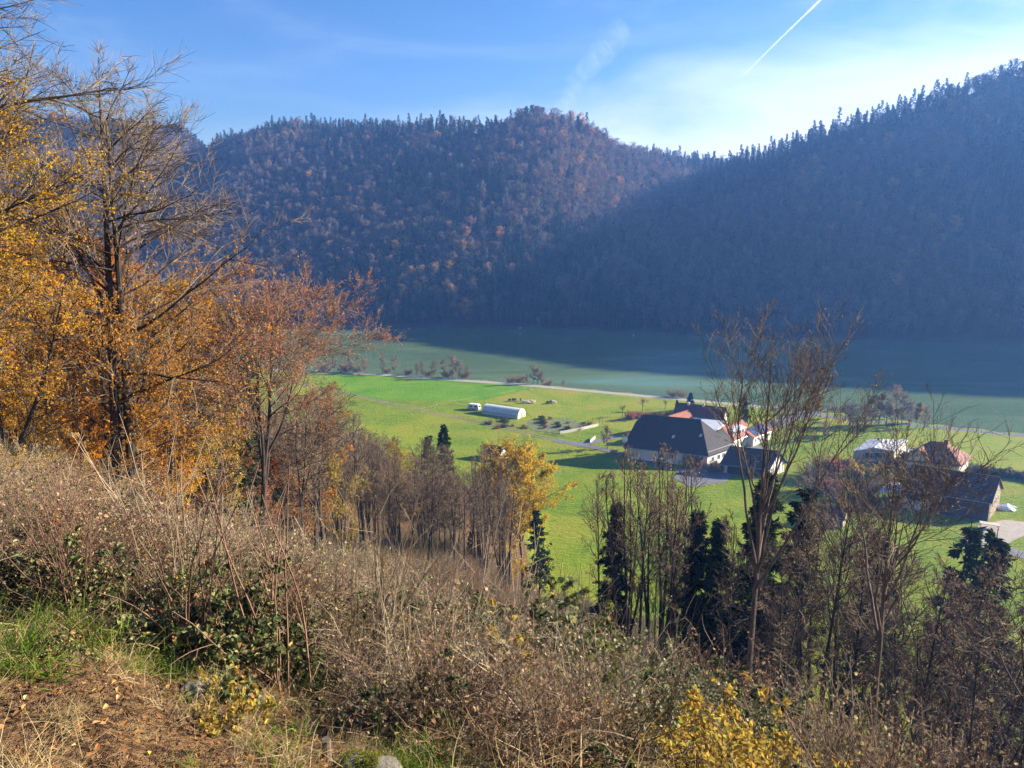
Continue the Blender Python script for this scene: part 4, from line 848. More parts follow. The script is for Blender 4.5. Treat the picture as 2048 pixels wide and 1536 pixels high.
def scatter(name, pts, rz, scl, idx, protos, tilt=None, seed=0, mat_ok=True):
    """points carrying copies of a few plant meshes: one object for a mass nobody could count"""
    me = bpy.data.meshes.new(name); me.vertices.add(len(pts)); me.vertices.foreach_set('co', np.asarray(pts, dtype=np.float32).ravel())
    rot = np.zeros((len(pts), 3), dtype=np.float32); rot[:, 2] = rz
    if tilt is not None: rot[:, :2] = tilt
    a = me.attributes.new('rot', 'FLOAT_VECTOR', 'POINT'); a.data.foreach_set('vector', rot.ravel())
    s3 = np.asarray(scl, dtype=np.float32); s3 = np.repeat(s3[:, None], 3, 1) if s3.ndim == 1 else s3
    a = me.attributes.new('scl', 'FLOAT_VECTOR', 'POINT'); a.data.foreach_set('vector', np.ascontiguousarray(s3).ravel())
    a = me.attributes.new('idx', 'INT', 'POINT'); a.data.foreach_set('value', np.asarray(idx, dtype=np.int32)); me.update()
    o = link(name, me); cl = bpy.data.collections.new(name + '_kinds')
    for i, pm in enumerate(protos): q = bpy.data.objects.new('%s_kind_%02d' % (name, i), pm); cl.objects.link(q)
    ng = bpy.data.node_groups.new(name, 'GeometryNodeTree'); ng.interface.new_socket('Geometry', in_out='INPUT', socket_type='NodeSocketGeometry'); ng.interface.new_socket('Geometry', in_out='OUTPUT', socket_type='NodeSocketGeometry')
    gi = ng.nodes.new('NodeGroupInput'); go = ng.nodes.new('NodeGroupOutput'); ip = ng.nodes.new('GeometryNodeInstanceOnPoints'); ci = ng.nodes.new('GeometryNodeCollectionInfo')
    ci.inputs['Collection'].default_value = cl; ci.inputs['Separate Children'].default_value = True; ci.inputs['Reset Children'].default_value = True; ip.inputs['Pick Instance'].default_value = True
    def na(n, t):
        q = ng.nodes.new('GeometryNodeInputNamedAttribute'); q.data_type = t; q.inputs['Name'].default_value = n; return q.outputs['Attribute']
    er = ng.nodes.new('FunctionNodeEulerToRotation'); ng.links.new(na('rot', 'FLOAT_VECTOR'), er.inputs[0]); ng.links.new(er.outputs[0], ip.inputs['Rotation'])
    ng.links.new(na('scl', 'FLOAT_VECTOR'), ip.inputs['Scale']); ng.links.new(na('idx', 'INT'), ip.inputs['Instance Index'])
    ng.links.new(gi.outputs[0], ip.inputs['Points']); ng.links.new(ci.outputs[0], ip.inputs['Instance']); ng.links.new(ip.outputs[0], go.inputs[0])
    o.modifiers.new('scatter', 'NODES').node_group = ng; tag(o, kind='stuff'); return o
def joined(a, b, name):   # trunk and crown meshes as one prototype mesh
    va = np.empty(len(a.vertices) * 3, dtype=np.float32); a.vertices.foreach_get('co', va); vb = np.empty(len(b.vertices) * 3, dtype=np.float32); b.vertices.foreach_get('co', vb)
    out = []
    for me in (a, b): f = np.empty(len(me.loops), dtype=np.int32); me.loops.foreach_get('vertex_index', f); out.append(f.reshape(-1, 4))
    mb_ = np.empty(len(b.polygons), dtype=np.int32); b.polygons.foreach_get('material_index', mb_)
    lc = np.empty(len(b.polygons), dtype=np.float32); b.attributes['lc'].data.foreach_get('value', lc)
    na = len(a.vertices); return npmesh(name, np.concatenate([va, vb]), [out[0], out[1] + na], [a.materials[0], *b.materials], [0, mb_ + 1], [np.zeros(len(out[0])), lc])

# ------------------------------------------------------------------ wooded hills across the river
g = np.random.default_rng(11)
BKH = barkmat('far_trunks', (.12, .10, .08), (.34, .30, .26), .6, 0)
LH1 = leafmat('far_russet_crowns', [(0, (.16, .10, .065)), (.5, (.29, .195, .125)), (1, (.44, .32, .21))], .2, objvar=.20)
LH2 = leafmat('far_brown_crowns', [(0, (.08, .06, .045)), (.5, (.15, .115, .085)), (1, (.24, .185, .13))], .2, objvar=.20)
LH3 = leafmat('far_golden_crowns', [(0, (.34, .18, .05)), (.5, (.55, .32, .08)), (1, (.66, .45, .12))], .2, objvar=.2)
LH4 = leafmat('far_needles', [(0, (.012, .024, .014)), (.5, (.030, .055, .028)), (1, (.065, .10, .045))], .1, objvar=.20)
kinds = []
for i, (lm, nn_) in enumerate(((LH1, 5), (LH1, 4), (LH2, 5), (LH2, 3), (LH3, 5))):
    a, b = tree_meshes('far%d' % i, g, H_=15 + i, r=.22, n1=34, n2=nn_, n3=4, tb=.3, ang=(35, 75), L1=.36, leaves=4 if nn_ > 3 else 2, lsize=.55, bark=BKH, twig=BKH, leafm=lm, twr=2.0, nseg0=6, up=.03)
    kinds.append(joined(a, b, 'far_broadleaf_%d' % i))
a, b = tree_meshes('farbare', g, H_=19, r=.22, n1=30, n2=6, n3=5, tb=.4, ang=(25, 50), L1=.24, leaves=0, bark=BKH, twig=BKH, twr=3.0, nseg0=6); kinds.append(joined(a, b, 'far_bare'))
for i in range(3):
    a, b = spruce_meshes('farspruce', g, H_=17 + 2 * i, r=.2, w=3.2 + .4 * i, n1=55, bare=.10, leafm=LH4, dens=.45, nl=5, ls=1.15, bark=BKH, irregular=.3); kinds.append(joined(a, b, 'far_spruce_%d' % i))
n = 260000
xx = g.uniform(-900, 1100, n); yy = g.uniform(430, 1180, n); u = xx / yy
keep = (np.abs(u) < .80) & (yy > yfar(xx) + 3); xx, yy, u = xx[keep], yy[keep], u[keep]
zz = H(xx, yy)
# keep what faces the camera: march towards it and drop points behind a ridge
vis = np.ones(len(xx), bool)
for f in (.99, .975, .955, .93, .90, .86, .81, .75, .68):
    hx, hy = xx * f, yy * f; los = ZC + (zz + 24 - ZC) * f; vis &= (H(hx, hy) < los + 1) | (hy < yfar(hx) + 5)
xx, yy, zz, u = xx[vis], yy[vis], zz[vis], u[vis]
# thin to an even spacing that opens with distance
gxx = (H(xx + 2, yy) - H(xx - 2, yy)) / 4; gyy = (H(xx, yy + 2) - H(xx, yy - 2)) / 4; stp = (1 + gxx ** 2 + gyy ** 2) ** -.3
cell = {}; sel = []
for i in range(len(xx)):
    s_ = (5.2 if yy[i] < 620 else 6.2) * float(stp[i])
    s_ = max(3.0, round(s_ * 2) / 2)
    k_ = (s_, int(xx[i] // s_), int(yy[i] // s_))
    if k_ not in cell: cell[k_] = 1; sel.append(i)
sel = np.array(sel); xx, yy, zz, u = xx[sel], yy[sel], zz[sel], u[sel]
con = wob(xx, yy, 55, 4) + wob(xx, yy, 22, 12) * .6 + g.normal(0, .35, len(xx)) + np.where(u > .3, .35, 0) + np.clip((zz + 25 - (72 + np.interp(u, RU, RE) * np.interp(u, RU, RY))) / 25, 0, .5) * (u < .27) + np.where(xx > 200, np.clip((zz - np.interp(xx, QX, QH) + 22) / 22, 0, .7), 0)
gold = wob(xx, yy, 35, 16) + g.normal(0, .5, len(xx))
idx_ = np.where(con > .55, g.integers(6, 9, len(xx)), np.where(gold > 1.45, 4, np.where(g.uniform(0, 1, len(xx)) < .12, 5, g.integers(0, 4, len(xx)))))
scatter('hillside_forest', np.stack([xx, yy, zz - .6], -1), g.uniform(0, 6.28, len(xx)), g.uniform(.5, 1.05, len(xx)) * np.where(idx_ >= 6, g.uniform(.75, 1.15, len(xx)), 1.0), idx_, kinds)
print('forest', len(xx))
t_ = spruce_meshes('ridge_spruce', g, 26, .3, 5.2, 70, .08, LH4, dens=.6, nl=6, ls=1.0)
xq = .4306 * 655; yq = 655 * 1.0
place('spruce_tree', t_, xq + 2, yq + 30, 1.0, 0, 'tall dark spruce standing clear of the skyline on the right-hand ridge', 'spruce')

# ------------------------------------------------------------------ near trees on the slope, one by one
g = np.random.default_rng(23)
def T_(name, **k): return tree_meshes(name, g, **k)
# big beech at the left edge: bare wind-combed top, yellow and copper lower boughs
x, y = at(-8, 24); m_ = T_('beech', H_=25, r=.33, n1=96, n2=13, n3=13, tb=.18, ang=(40, 78), L1=.255, up=.035, wander=.085, lr=.010, tw=.012, leaves=5, lsize=.085, leafzone=(.12, .50), leafm=LG, bark=BKD, twig=TWB, drift=(.02, 0, 0), twr=1.25, tlen=1.1)
place('beech_tree', m_, x, y, 1, 0, 'huge dark-trunked beech leaning in from the left edge, bare wind-combed top, copper lower boughs', 'tree')
m_ = T_('bough', H_=9, r=.13, n1=24, n2=9, n3=8, tb=.2, ang=(35, 70), L1=.38, up=.02, leaves=4, lsize=.085, leafm=LG, bark=BKD, twr=1.1, lean=(.6, 0))
x, y = at(8, 27); place('maple_tree', m_, x, y, .9, 0, 'small leaning maple with yellow leaves beside the huge beech at the left edge', 'tree', z=H1(x, y) + .0, sink=0)
# the tall twin-stemmed beech
x, y = at(276, 30.5); m_ = T_('twin_beech', H_=hgt(276, 30.5, 165) * 1.07, r=.27, n1=92, n2=10, n3=11, tb=.15, ang=(42, 82), L1=.29, up=.03, forks=0, stems=2, leaves=7, lsize=.085, leafzone=(.08, .55), leafm=LO, bark=BKD, twig=TWB, drift=(.018, 0, 0), twr=1.2, prof='tall', spread=.012, tw=.006, lean=(.035, 0))
place('beech_tree', m_, x, y, 1, 0, 'tall twin-stemmed beech with bare brown top and copper leaves below, left of centre', 'tree')
# reddish tree
hh = hgt(560, 44, 505); x, y = at(512, 44); m_ = T_('rust_tree', H_=hh, r=.24, n1=60, n2=13, n3=12, tb=.34, ang=(30, 66), L1=.38, up=.03, forks=5, fork_t=.28, leaves=6, lsize=.095, leafzone=(.52, 1.3), leafm=LR, bark=BKD, prof='vase', twr=1.2, lean=(.20, 0))
place('rusty_tree', m_, x, y, 1, 0, 'spreading forked tree with a rust-red crown standing against the river', 'tree')
# stems behind and between, left side
near = [
 (110, 43, 330, 'gold', 'golden beech with a pale trunk, second trunk from the left edge'),
 (168, 29, 790, 'gthin', 'thin dark leaning stem with sparse golden leaves left of the twin-stemmed beech'),
 (225, 44, 440, 'russet', 'copper-leaved tree close behind the left side of the twin-stemmed beech'),
 (20, 38, 380, 'gold', 'golden beech partly behind the huge beech at the left edge'),
 (60, 60, 450, 'russet', 'copper beech further back near the left edge'),
 (345, 46, 540, 'gold', 'orange-gold tree close behind the right side of the twin-stemmed beech'),
 (375, 54, 520, 'bareb', 'brown-twigged tree with a dark trunk right of the twin-stemmed beech'),
 (420, 52, 590, 'bareb', 'grey-brown bare tree midway between the twin-stemmed beech and the rust-red tree'),
 (465, 60, 600, 'spruce', 'dark spruce half hidden behind bare twigs left of the rust-red tree'),
 (400, 66, 590, 'spruce', 'dull green spruce deep in the wood right of the twin-stemmed beech'),
 (505, 78, 650, 'spruce', 'small dark spruce top seen against the river beside the rust-red tree'),
 (600, 56, 760, 'bareb', 'bushy bare brown tree at the foot of the rust-red tree, right side'),
 (650, 64, 770, 'bareb', 'bare reddish-brown tree below the near end of the bright green field'),
 (690, 46, 880, 'ythin', 'slender sapling with yellow leaves in front of the bare young wood'),
 (470, 38, 760, 'ythin', 'yellow-leaved young tree in the thicket below the rust-red tree'),
 (88, 36, 740, 'gthin', 'low golden-leaved young tree over the leafy bank at the left'),
 (345, 40, 800, 'gthin', 'low orange-leaved young tree at the foot of the twin-stemmed beech'),
]
pool = {}
def pooled(kind, k):
    if kind not in pool: pool[kind] = []
    while len(pool[kind]) <= k:
        nm = kind
        f = {
         'gold': lambda: T_(nm, H_=16, r=.19, n1=44, n2=9, n3=8, tb=.12, ang=(40, 75), L1=.30, up=.04, leaves=8, lsize=.14, leafm=LG, bark=BK, twr=1.3),
         'russet': lambda: T_(nm, H_=16, r=.19, n1=42, n2=9, n3=8, tb=.15, ang=(40, 72), L1=.29, up=.05, leaves=6, lsize=.14, leafm=LO, bark=BKD, twr=1.4),
         'gthin': lambda: T_(nm, H_=9, r=.08, n1=26, n2=7, n3=7, tb=.15, ang=(40, 75), L1=.30, up=.03, leaves=7, lsize=.10, leafm=LG, bark=BKD, lean=(.12, 0)),
         'ythin': lambda: T_(nm, H_=8, r=.05, n1=22, n2=6, n3=6, tb=.25, ang=(35, 60), L1=.22, up=.08, leaves=4, lsize=.09, leafm=LY, bark=BKB),
         'bareb': lambda: T_(nm, H_=15, r=.16, n1=38, n2=8, n3=7, tb=.18, ang=(32, 68), L1=.27, up=.05, leaves=1, lsize=.09, leafm=LB, bark=BKD, twig=TWB, twr=1.5, forks=2, fork_t=.25),
         'bares': lambda: T_(nm, H_=16, r=.13, n1=28, n2=6, n3=5, tb=.42, ang=(24, 55), L1=.17, up=.09, leaves=1, lsize=.09, leafm=LB, bark=BKD, twig=TWB, twr=1.6),
         'multi': lambda: T_(nm, H_=15, r=.12, n1=54, n2=7, n3=5, tb=.36, ang=(18, 48), L1=.17, up=.13, leaves=1, lsize=.09, leafm=LB, bark=BKD, twig=TWB, twr=1.4, stems=6, spread=.10),
         'rusty': lambda: T_(nm, H_=13, r=.15, n1=40, n2=9, n3=8, tb=.12, ang=(35, 65), L1=.32, up=.06, leaves=5, lsize=.15, leafm=LR, bark=BKB, twr=1.4),
         'goldslim': lambda: T_(nm, H_=15, r=.12, n1=38, n2=7, n3=7, tb=.18, ang=(30, 60), L1=.20, up=.07, leaves=3, lsize=.13, leafm=LGY, bark=BKD, twr=1.5),
         'yellow': lambda: T_(nm, H_=14, r=.2, n1=70, n2=10, n3=9, tb=.12, ang=(35, 70), L1=.34, up=.05, leaves=6, lsize=.15, leafm=LGY, bark=BKB, twr=1.3, forks=3),
         'spruce': lambda: spruce_meshes(nm, g, 16, .17, 2.6, 120, .10, LS, ls=.38),
         'sprucehi': lambda: spruce_meshes(nm, g, 18, .19, 3.0, 120, .32, LS, ls=.40, irregular=.45),
         'ivy': lambda: spruce_meshes(nm, g, 15, .2, 2.7, 190, .10, LS, ls=.34, irregular=.6, dens=1.2, nl=11),
        }
        pool[kind].append(f[kind]())
    return pool[kind][k]
HT = dict(gold=16, russet=16, gthin=9, ythin=8, bareb=15, bares=16, multi=15, rusty=13, goldslim=15, yellow=14, spruce=16, sprucehi=18, ivy=15)
KN = dict(gold='beech_tree', russet='beech_tree', gthin='young_beech', ythin='sapling', bareb='bare_tree', bares='bare_tree', multi='multi_stemmed_tree', rusty='bare_tree', goldslim='beech_tree', yellow='maple_tree', spruce='spruce_tree', sprucehi='spruce_tree', ivy='fir_tree')
def put(px, Yd, top, kind, label, group=None, k=None, rz=None, wid=1.0):
    x, y = at(px, Yd); h = max(2.5, hgt(px, Yd, top)); s_ = h / HT[kind]; k = g.integers(0, 2) if k is None else k
    return place(KN[kind], pooled(kind, int(k)), x, y, s_ * wid, g.uniform(0, 6.28) if rz is None else rz, label, 'tree' if 'spruce' not in kind else 'spruce', group, sz=s_)
for px, Yd, top, kd, lb in near: put(px, Yd, top, kd, lb)
# ---- right-hand group
x, y = at(1487, 38); m_ = T_('vase_tree', H_=hgt(1487, 38, 570), r=.25, n1=80, n2=8, n3=5, tb=.55, ang=(14, 42), L1=.19, up=.14, wander=.06, forks=8, lr=.012, fork_t=.44, tw=.012, leaves=1, lsize=.08, leafzone=(.7, 1.2), leafm=LB, bark=BKB, twig=TWB, prof='vase', twr=1.5)
place('bare_tree', m_, x, y, 1, 0, 'tallest bare tree on the right, brown trunk forking into a vase-shaped crown against the river', 'tree')
x, y = at(1722, 32); m_ = T_('wide_tree', H_=hgt(1722, 32, 752), r=.24, n1=56, n2=8, n3=5, tb=.5, ang=(20, 55), L1=.25, up=.10, wander=.08, forks=6, lr=.012, fork_t=.50, tw=.015, fa=(18, 44), leaves=1, lsize=.08, leafzone=(.7, 1.2), leafm=LB, bark=BKB, twig=TWB, prof='vase', twr=1.5)
place('bare_tree', m_, x, y, 1, 2.4, 'bare tree with long spreading boughs in front of the boxy grey house', 'tree')
x, y = at(1965, 23); m_ = T_('edge_tree', H_=hgt(2000, 23, 985), r=.13, n1=20, n2=6, n3=6, tb=.45, ang=(20, 60), L1=.30, up=.08, forks=2, fork_t=.5, leaves=0, bark=BKD, twig=TWB, lean=(.10, 0), twr=1.6)
place('bare_tree', m_, x, y, 1, 0, 'dark slender tree with crooked twigs near the right edge, rising from below the frame', 'tree')
right = [
 (1215, 60, 1000, 'ivy', 'ragged dark evergreen at the left end of the right-hand tree clump'),
 (1240, 58, 885, 'multi', 'cluster of bare upright stems left of the charcoal barn'),
 (1305, 56, 880, 'multi', 'second cluster of bare upright stems in front of the charcoal barn'),
 (1355, 60, 905, 'multi', 'airy clump of bare stems below the charcoal barn gate'),
 (1380, 57, 1010, 'ivy', 'dark evergreen in the shade right of the bare stem clusters'),
 (1425, 55, 1030, 'ivy', 'broad dark evergreen left of the tallest bare tree'),
 (1490, 56, 940, 'ivy', 'tallest dark evergreen, behind the trunk of the tallest bare tree'),
 (1545, 54, 965, 'sprucehi', 'dark spruce with a lit green edge right of the tallest bare tree'),
 (1460, 62, 1060, 'sprucehi', 'dark spruce low behind the tallest bare tree'),
 (1590, 47, 1000, 'bares', 'thin bare tree midway between the two big bare trees'),
 (1620, 44, 930, 'bares', 'taller thin bare tree left of the tree with spreading boughs'),
 (1660, 50, 1020, 'bares', 'thin dark bare tree just left of the spreading tree trunk'),
 (1565, 40, 1100, 'bareb', 'low twiggy tree at the foot of the right-hand tree clump'),
 (1780, 46, 1090, 'bareb', 'grey-brown bushy tree right of the spreading tree trunk'),
 (1700, 52, 1060, 'sprucehi', 'dark thin spruce behind the spreading tree trunk'),
 (1850, 48, 1100, 'bareb', 'dense brown twiggy tree below the dark brown barn'),
 (1905, 44, 1150, 'bareb', 'second dense brown twiggy tree below the dark brown barn'),
 (1830, 38, 1250, 'bareb', 'low tangled bare tree in the lower right thicket'),
 (1950, 36, 1260, 'bareb', 'greyish tangled tree in the lower right thicket near the frame edge'),
 (1855, 66, 1040, 'spruce', 'short green spruce in front of the left part of the dark brown barn'),
 (1905, 68, 1050, 'spruce', 'short green spruce below the middle of the dark brown barn'),
 (2030, 58, 985, 'ivy', 'dark ragged evergreen cut by the right edge beside the timber platform'),
 (2045, 40, 1180, 'bares', 'leaning bare tree cut by the right frame edge'),
 (1760, 60, 1090, 'bares', 'dark straight bare tree behind the grey-brown bushy tree'),
 (1268, 52, 905, 'bares', 'dark slender stem in front of the left bare stem cluster'),
 (1325, 50, 940, 'bares', 'dark slender stem in front of the second bare stem cluster'),
 (1200, 62, 940, 'bares', 'thin bare tree at the very left of the right-hand tree clump'),
 (1580, 52, 1020, 'bares', 'thin dark stem first right of the spruce with the lit green edge'),
 (1608, 50, 1000, 'bares', 'thin dark stem second right of the spruce with the lit green edge'),
 (1640, 46, 1000, 'bares', 'slim bare tree beside the spreading tree, a little taller than its neighbours'),
 (1690, 44, 1010, 'bares', 'slim bare tree whose stem stands just left of the spreading tree trunk'),
 (1440, 48, 1010, 'bares', 'thin bare tree left of the trunk of the tallest bare tree'),
 (1800, 40, 1090, 'bares', 'thin leaning tree in the lower right thicket'),
 (1880, 42, 1080, 'bares', 'dark thin stem below the middle of the dark brown barn'),
 (1645, 58, 1080, 'bareb', 'greenish-brown twiggy tree in front of the weathered shed'),
 (1078, 103, 1012, 'sprucehi', 'lone dark spruce with a bare lower trunk at the meadow edge by the golden maple'),
 (1046, 108, 862, 'yellow', 'golden-yellow maple glowing at the right end of the young wood'),
 (968, 98, 880, 'multi', 'bare many-stemmed tree just left of the golden-yellow maple'),
 (1012, 96, 905, 'multi', 'bare many-stemmed tree in front of the golden-yellow maple'),
 (893, 128, 845, 'spruce', 'small dark spruce tip rising above the young wood below the dirt track'),
 (865, 126, 868, 'spruce', 'smaller spruce tip left of the other one below the dirt track'),
 (940, 104, 1060, 'spruce', 'small dark spruce inside the young wood left of the lone spruce'),
]
for px, Yd, top, kd, lb in right: put(px, Yd, top, kd, lb, wid=.85 if px in (1046,) else 1.0)
# ---- the young wood filling the left and centre slope
LBL = {'gold': 'golden-leaved beech', 'russet': 'copper-leaved beech', 'bareb': 'twiggy bare brown tree', 'bares': 'slender dark-stemmed bare tree', 'goldslim': 'slender tree with thin golden leaves', 'rusty': 'reddish-brown bushy tree', 'spruce': 'dark spruce'}
n = 0; taken = []
for it in range(14000):
    Yd = g.uniform(42, 330) if g.uniform() < .75 else g.uniform(42, 120); px = g.uniform(-60, 1010)
    if it < 5000: px = g.uniform(620, 1010); Yd = g.uniform(66, 132)
    az = math.degrees(math.atan((px - 1024) / FPX))
    lo = 46 if px < 450 else (62 if px < 640 else 82); hi = 330 if px < 560 else (270 if px < 660 else (180 if px < 800 else (132 if px < 880 else 116)))
    if not lo < Yd < hi: continue
    x, y = at(px, Yd)
    if hillside(np.array([x]), np.array([y]))[0] > (69.3 if px > 700 else 69.7) or y > ynear(x) - 12: continue
    s_ = (3.2 if px > 620 else 4.2) if Yd < 132 else 7.0
    if any((x - a) ** 2 + (y - b) ** 2 < s_ * s_ for a, b in taken): continue
    taken.append((x, y)); n += 1
    q = g.uniform()
    if px < 330: kd = 'gold' if q < .48 else ('russet' if q < .8 else 'bareb')
    elif px < 640: kd = 'bareb' if q < .5 else ('russet' if q < .66 else ('rusty' if q < .85 else ('gold' if q < .93 else 'spruce')))
    else: kd = 'bares' if q < .70 else ('bareb' if q < .82 else 'goldslim')
    h = g.uniform(11, 15.5) if Yd < 120 else g.uniform(10, 15)
    h = min(h, max(3.5, hgt(px, Yd, np.interp(px, [0, 200, 330, 440, 480, 520, 580, 640, 700], [330, 400, 440, 560, 640, 690, 720, 745, 790]))))
    if px > 620 and Yd < 135: h = min(19, max(7, hgt(px, Yd, np.interp(px, [620, 700, 760, 860, 940, 1010], [720, 790, 850, 885, 880, 930]) + g.uniform(-8, 90))))
    where = ('at the left edge', 'around the twin-stemmed beech', 'between twin-stemmed beech and rust-red tree', 'around the rust-red tree', 'at the left end of the young wood', 'in the middle of the young wood', 'at the right end of the young wood')[int(np.searchsorted([150, 330, 480, 640, 760, 890], px))]
    dep = 'in front, ' if Yd < 72 else ('' if Yd < 105 else 'further back, ')
    lb = LBL[kd] + ', ' + dep + where
    place(KN[kd], pooled(kd, int(g.integers(0, 2))), x, y, h / HT[kd] * g.uniform(.85, 1.15), g.uniform(0, 6.28), lb, 'tree' if kd != 'spruce' else 'spruce', 'wooded slope trees: ' + lb, sz=h / HT[kd])
    if n >= 290: break
print('wood', n)
# right-hand thicket below the meadow
lab2 = {'bares': 'slender bare tree in the shady thicket at lower right', 'bareb': 'tangled bare tree in the shady thicket at lower right', 'rusty': 'reddish bare tree in the shady thicket at lower right'}
n2_ = 0
for it in range(3000):
    Yd = g.uniform(30, 76); px = g.uniform(1190, 2120)
    if (px < 1560 and Yd < 50) or (px < 1760 and Yd < 40): continue
    if 1640 < px < 1740 and g.uniform() < .6: continue
    x, y = at(px, Yd)
    if hillside(np.array([x]), np.array([y]))[0] > 67: continue
    if any((x - a) ** 2 + (y - b) ** 2 < 9.5 for a, b in taken): continue
    taken.append((x, y)); n2_ += 1; q = g.uniform(); kd = 'bares' if q < .78 or px < 1500 else 'bareb'
    top = 1010 + 110 * g.uniform() if px > 1400 else 960 + 160 * g.uniform()
    if px > 1560: top = 1100 + 130 * g.uniform()
    if Yd < 45: top += 90
    h = min(15, max(4, hgt(px, Yd, top)))
    where = ('among the evergreens left of the tallest bare tree', 'between the two big bare trees', 'right of the tree with spreading boughs', 'in the thicket at the right edge')[int(np.searchsorted([1490, 1720, 1890], px))]
    lb = LBL[kd] + ', ' + ('low in front, ' if Yd < 48 else '') + where
    place(KN[kd], pooled(kd, int(g.integers(0, 2))), x, y, h / HT[kd] * g.uniform(.7, 1.0), g.uniform(0, 6.28), lb, 'tree', 'right thicket trees: ' + lb, sz=h / HT[kd])
    if n2_ > 26: break
print('thicket', n2_)

# ------------------------------------------------------------------ trees and shrubs of the valley floor
rb = [T_('bank_tree', H_=8, r=.10, n1=26, n2=6, n3=6, tb=.15, ang=(25, 55), L1=.28, up=.10, leaves=2, lsize=.22, leafm=LB, bark=BK, twig=TWP, twr=2.2, nseg0=7) for _ in range(2)]
orch = [T_('fruit_tree', H_=5, r=.13, n1=22, n2=6, n3=6, tb=.35, ang=(40, 75), L1=.42, up=.06, leaves=1, lsize=.12, leafm=LB, bark=BKD, twig=TW, twr=2.0, nseg0=6, forks=2) for _ in range(2)]
pop = [T_('poplar', H_=8, r=.12, n1=40, n2=6, n3=5, tb=.12, ang=(22, 48), L1=.27, up=.10, leaves=7, lsize=.36, leafm=LY, bark=BK, twr=1.5, nseg0=7)]
vsp = [spruce_meshes('valley_spruce', g, 10, .16, 2.6, 110, .04, LS, ls=.5, irregular=.1)]
shb = [shrub_meshes('bank_shrub', g, 2.6, 3.4, 30, 7, 4, 3, .22, LR, TW, .02, .02, 1.6), shrub_meshes('garden_shrub', g, 2.4, 3.0, 26, 8, 4, 7, .22, LGR, TW, .0, .02, 1.2), shrub_meshes('golden_shrub', g, 2.4, 2.6, 26, 8, 4, 7, .22, LY, TW, .0, .02, 1.2), shrub_meshes('dry_shrub', g, 2.4, 3.2, 34, 8, 5, 2, .16, LB, TWP, .0, .02, 1.6)]
def vput(name, me, h0, px, py, toppy, label, cat='tree', group=None, names=('trunk', 'crown'), wid=1.0):
    p_ = G(px, py, 2.0); h = max(.8, ZC + ray(px, toppy)[2] / ray(px, toppy)[1] * p_[1] - 2.0); s_ = h / h0
    return place(name, me, p_[0], p_[1], s_ * wid, g.uniform(0, 6.28), label, cat, group, .05, names, z=1.95 if p_[1] < ynear(p_[0]) - 1 else H1(p_[0], p_[1]) - .1, sz=s_)
bank = [(765, 746, 712), (790, 748, 708), (832, 749, 722), (845, 750, 716), (868, 752, 716), (885, 753, 712), (905, 755, 706), (918, 756, 718), (935, 757, 728), (1066, 768, 728), (1075, 768, 733), (1084, 768, 740), (1127, 769, 750), (1055, 765, 742), (700, 744, 712), (730, 746, 716), (670, 743, 708)]
for i, (px, py, tp) in enumerate(sorted(bank)): vput('riverside_tree', rb[int(g.integers(0, 2))], 8, px, py, tp, ORD[i] + ' from the left of the leafless trees on the bank beyond the bright green field', 'tree', 'leafless trees along the near riverbank', wid=1.3)
for px, py, tp in ((775, 747, 735), (815, 749, 736), (858, 752, 738), (895, 755, 740), (928, 757, 740), (1020, 762, 748), (1040, 764, 746), (1095, 768, 754), (715, 745, 728), (1345, 794, 778), (1365, 795, 780), (690, 745, 722), (650, 743, 720)):
    vput('riverside_shrub', shb[3], 2.5, px, py, tp, 'brown leafless shrub on the near riverbank', 'shrub', 'shrubs along the near riverbank', ('stems', 'foliage'))
for px, py, tp, lb in ((1245, 833, 808, 'small round bare fruit tree in the pasture left of the farm'), (1285, 822, 795, 'bare fruit tree behind the brown hedge left of the farm'), (1330, 818, 799, 'faint bare fruit tree just left of the farmhouse roof')):
    vput('fruit_tree', orch[int(g.integers(0, 2))], 5, px, py, tp, lb)
for px, py, tp, w_, lb in ((1380, 820, 784, 1.2, 'dark conical spruce behind the farmhouse roof'), (1354, 822, 799, 1.0, 'smaller dark conical spruce at the left end of the farmhouse'), (1487, 848, 791, .85, 'slim tall dark conifer between farmhouse and solar-roofed stable')):
    vput('spruce_tree', vsp[0], 10, px, py, tp, lb, 'spruce', wid=w_)
for px, py, tp, lb in ((1636, 826, 782, 'compact yellow poplar beside the riverside road'), (1832, 846, 803, 'yellow poplar at the right end of the bare tree row'), (1780, 838, 806, 'yellowish tree inside the bare tree row by the river')):
    vput('poplar_tree', pop[0], 8, px, py, tp, lb, 'tree', wid=1.2)
for i, (px, py, tp) in enumerate(sorted(((1668, 836, 795), (1690, 842, 800), (1705, 868, 800), (1715, 872, 808), (1728, 866, 790), (1742, 850, 786), (1757, 848, 780), (1772, 850, 784), (1790, 850, 788), (1802, 852, 786), (1818, 855, 800), (1848, 856, 810), (1700, 850, 790), (1650, 880, 850)))):
    vput('row_tree', (rb + orch)[int(g.integers(0, 4))], 8 if g.uniform() < .5 else 6, px, py, tp, ORD[i] + ' from the left of the bare row trees between boxy grey house and river', 'tree', 'bare trees in the row by the river', wid=1.2)
for px, py, tp, w_, k_, lb in ((1555, 860, 812, 1.1, 0, 'pale brown bare tree on the right of the farmstead'), (1580, 880, 842, 1.3, 1, 'bare fruit tree on the lawn right of the farmstead'), (1545, 870, 838, 1.3, 1, 'round bare fruit tree by the solar-roofed stable'), (1600, 884, 850, 1.3, 1, 'bare fruit tree nearest the yellow poplar side of the lawn'), (1215, 897, 848, 1.6, 0, 'wide bare tree over the lane at the left end of the charcoal barn'), (1250, 905, 862, 1.4, 0, 'bare tree against the left gable of the charcoal barn')):
    vput('bare_tree', rb[0] if k_ == 0 else orch[0], 8 if k_ == 0 else 5, px, py, tp, lb, wid=w_)
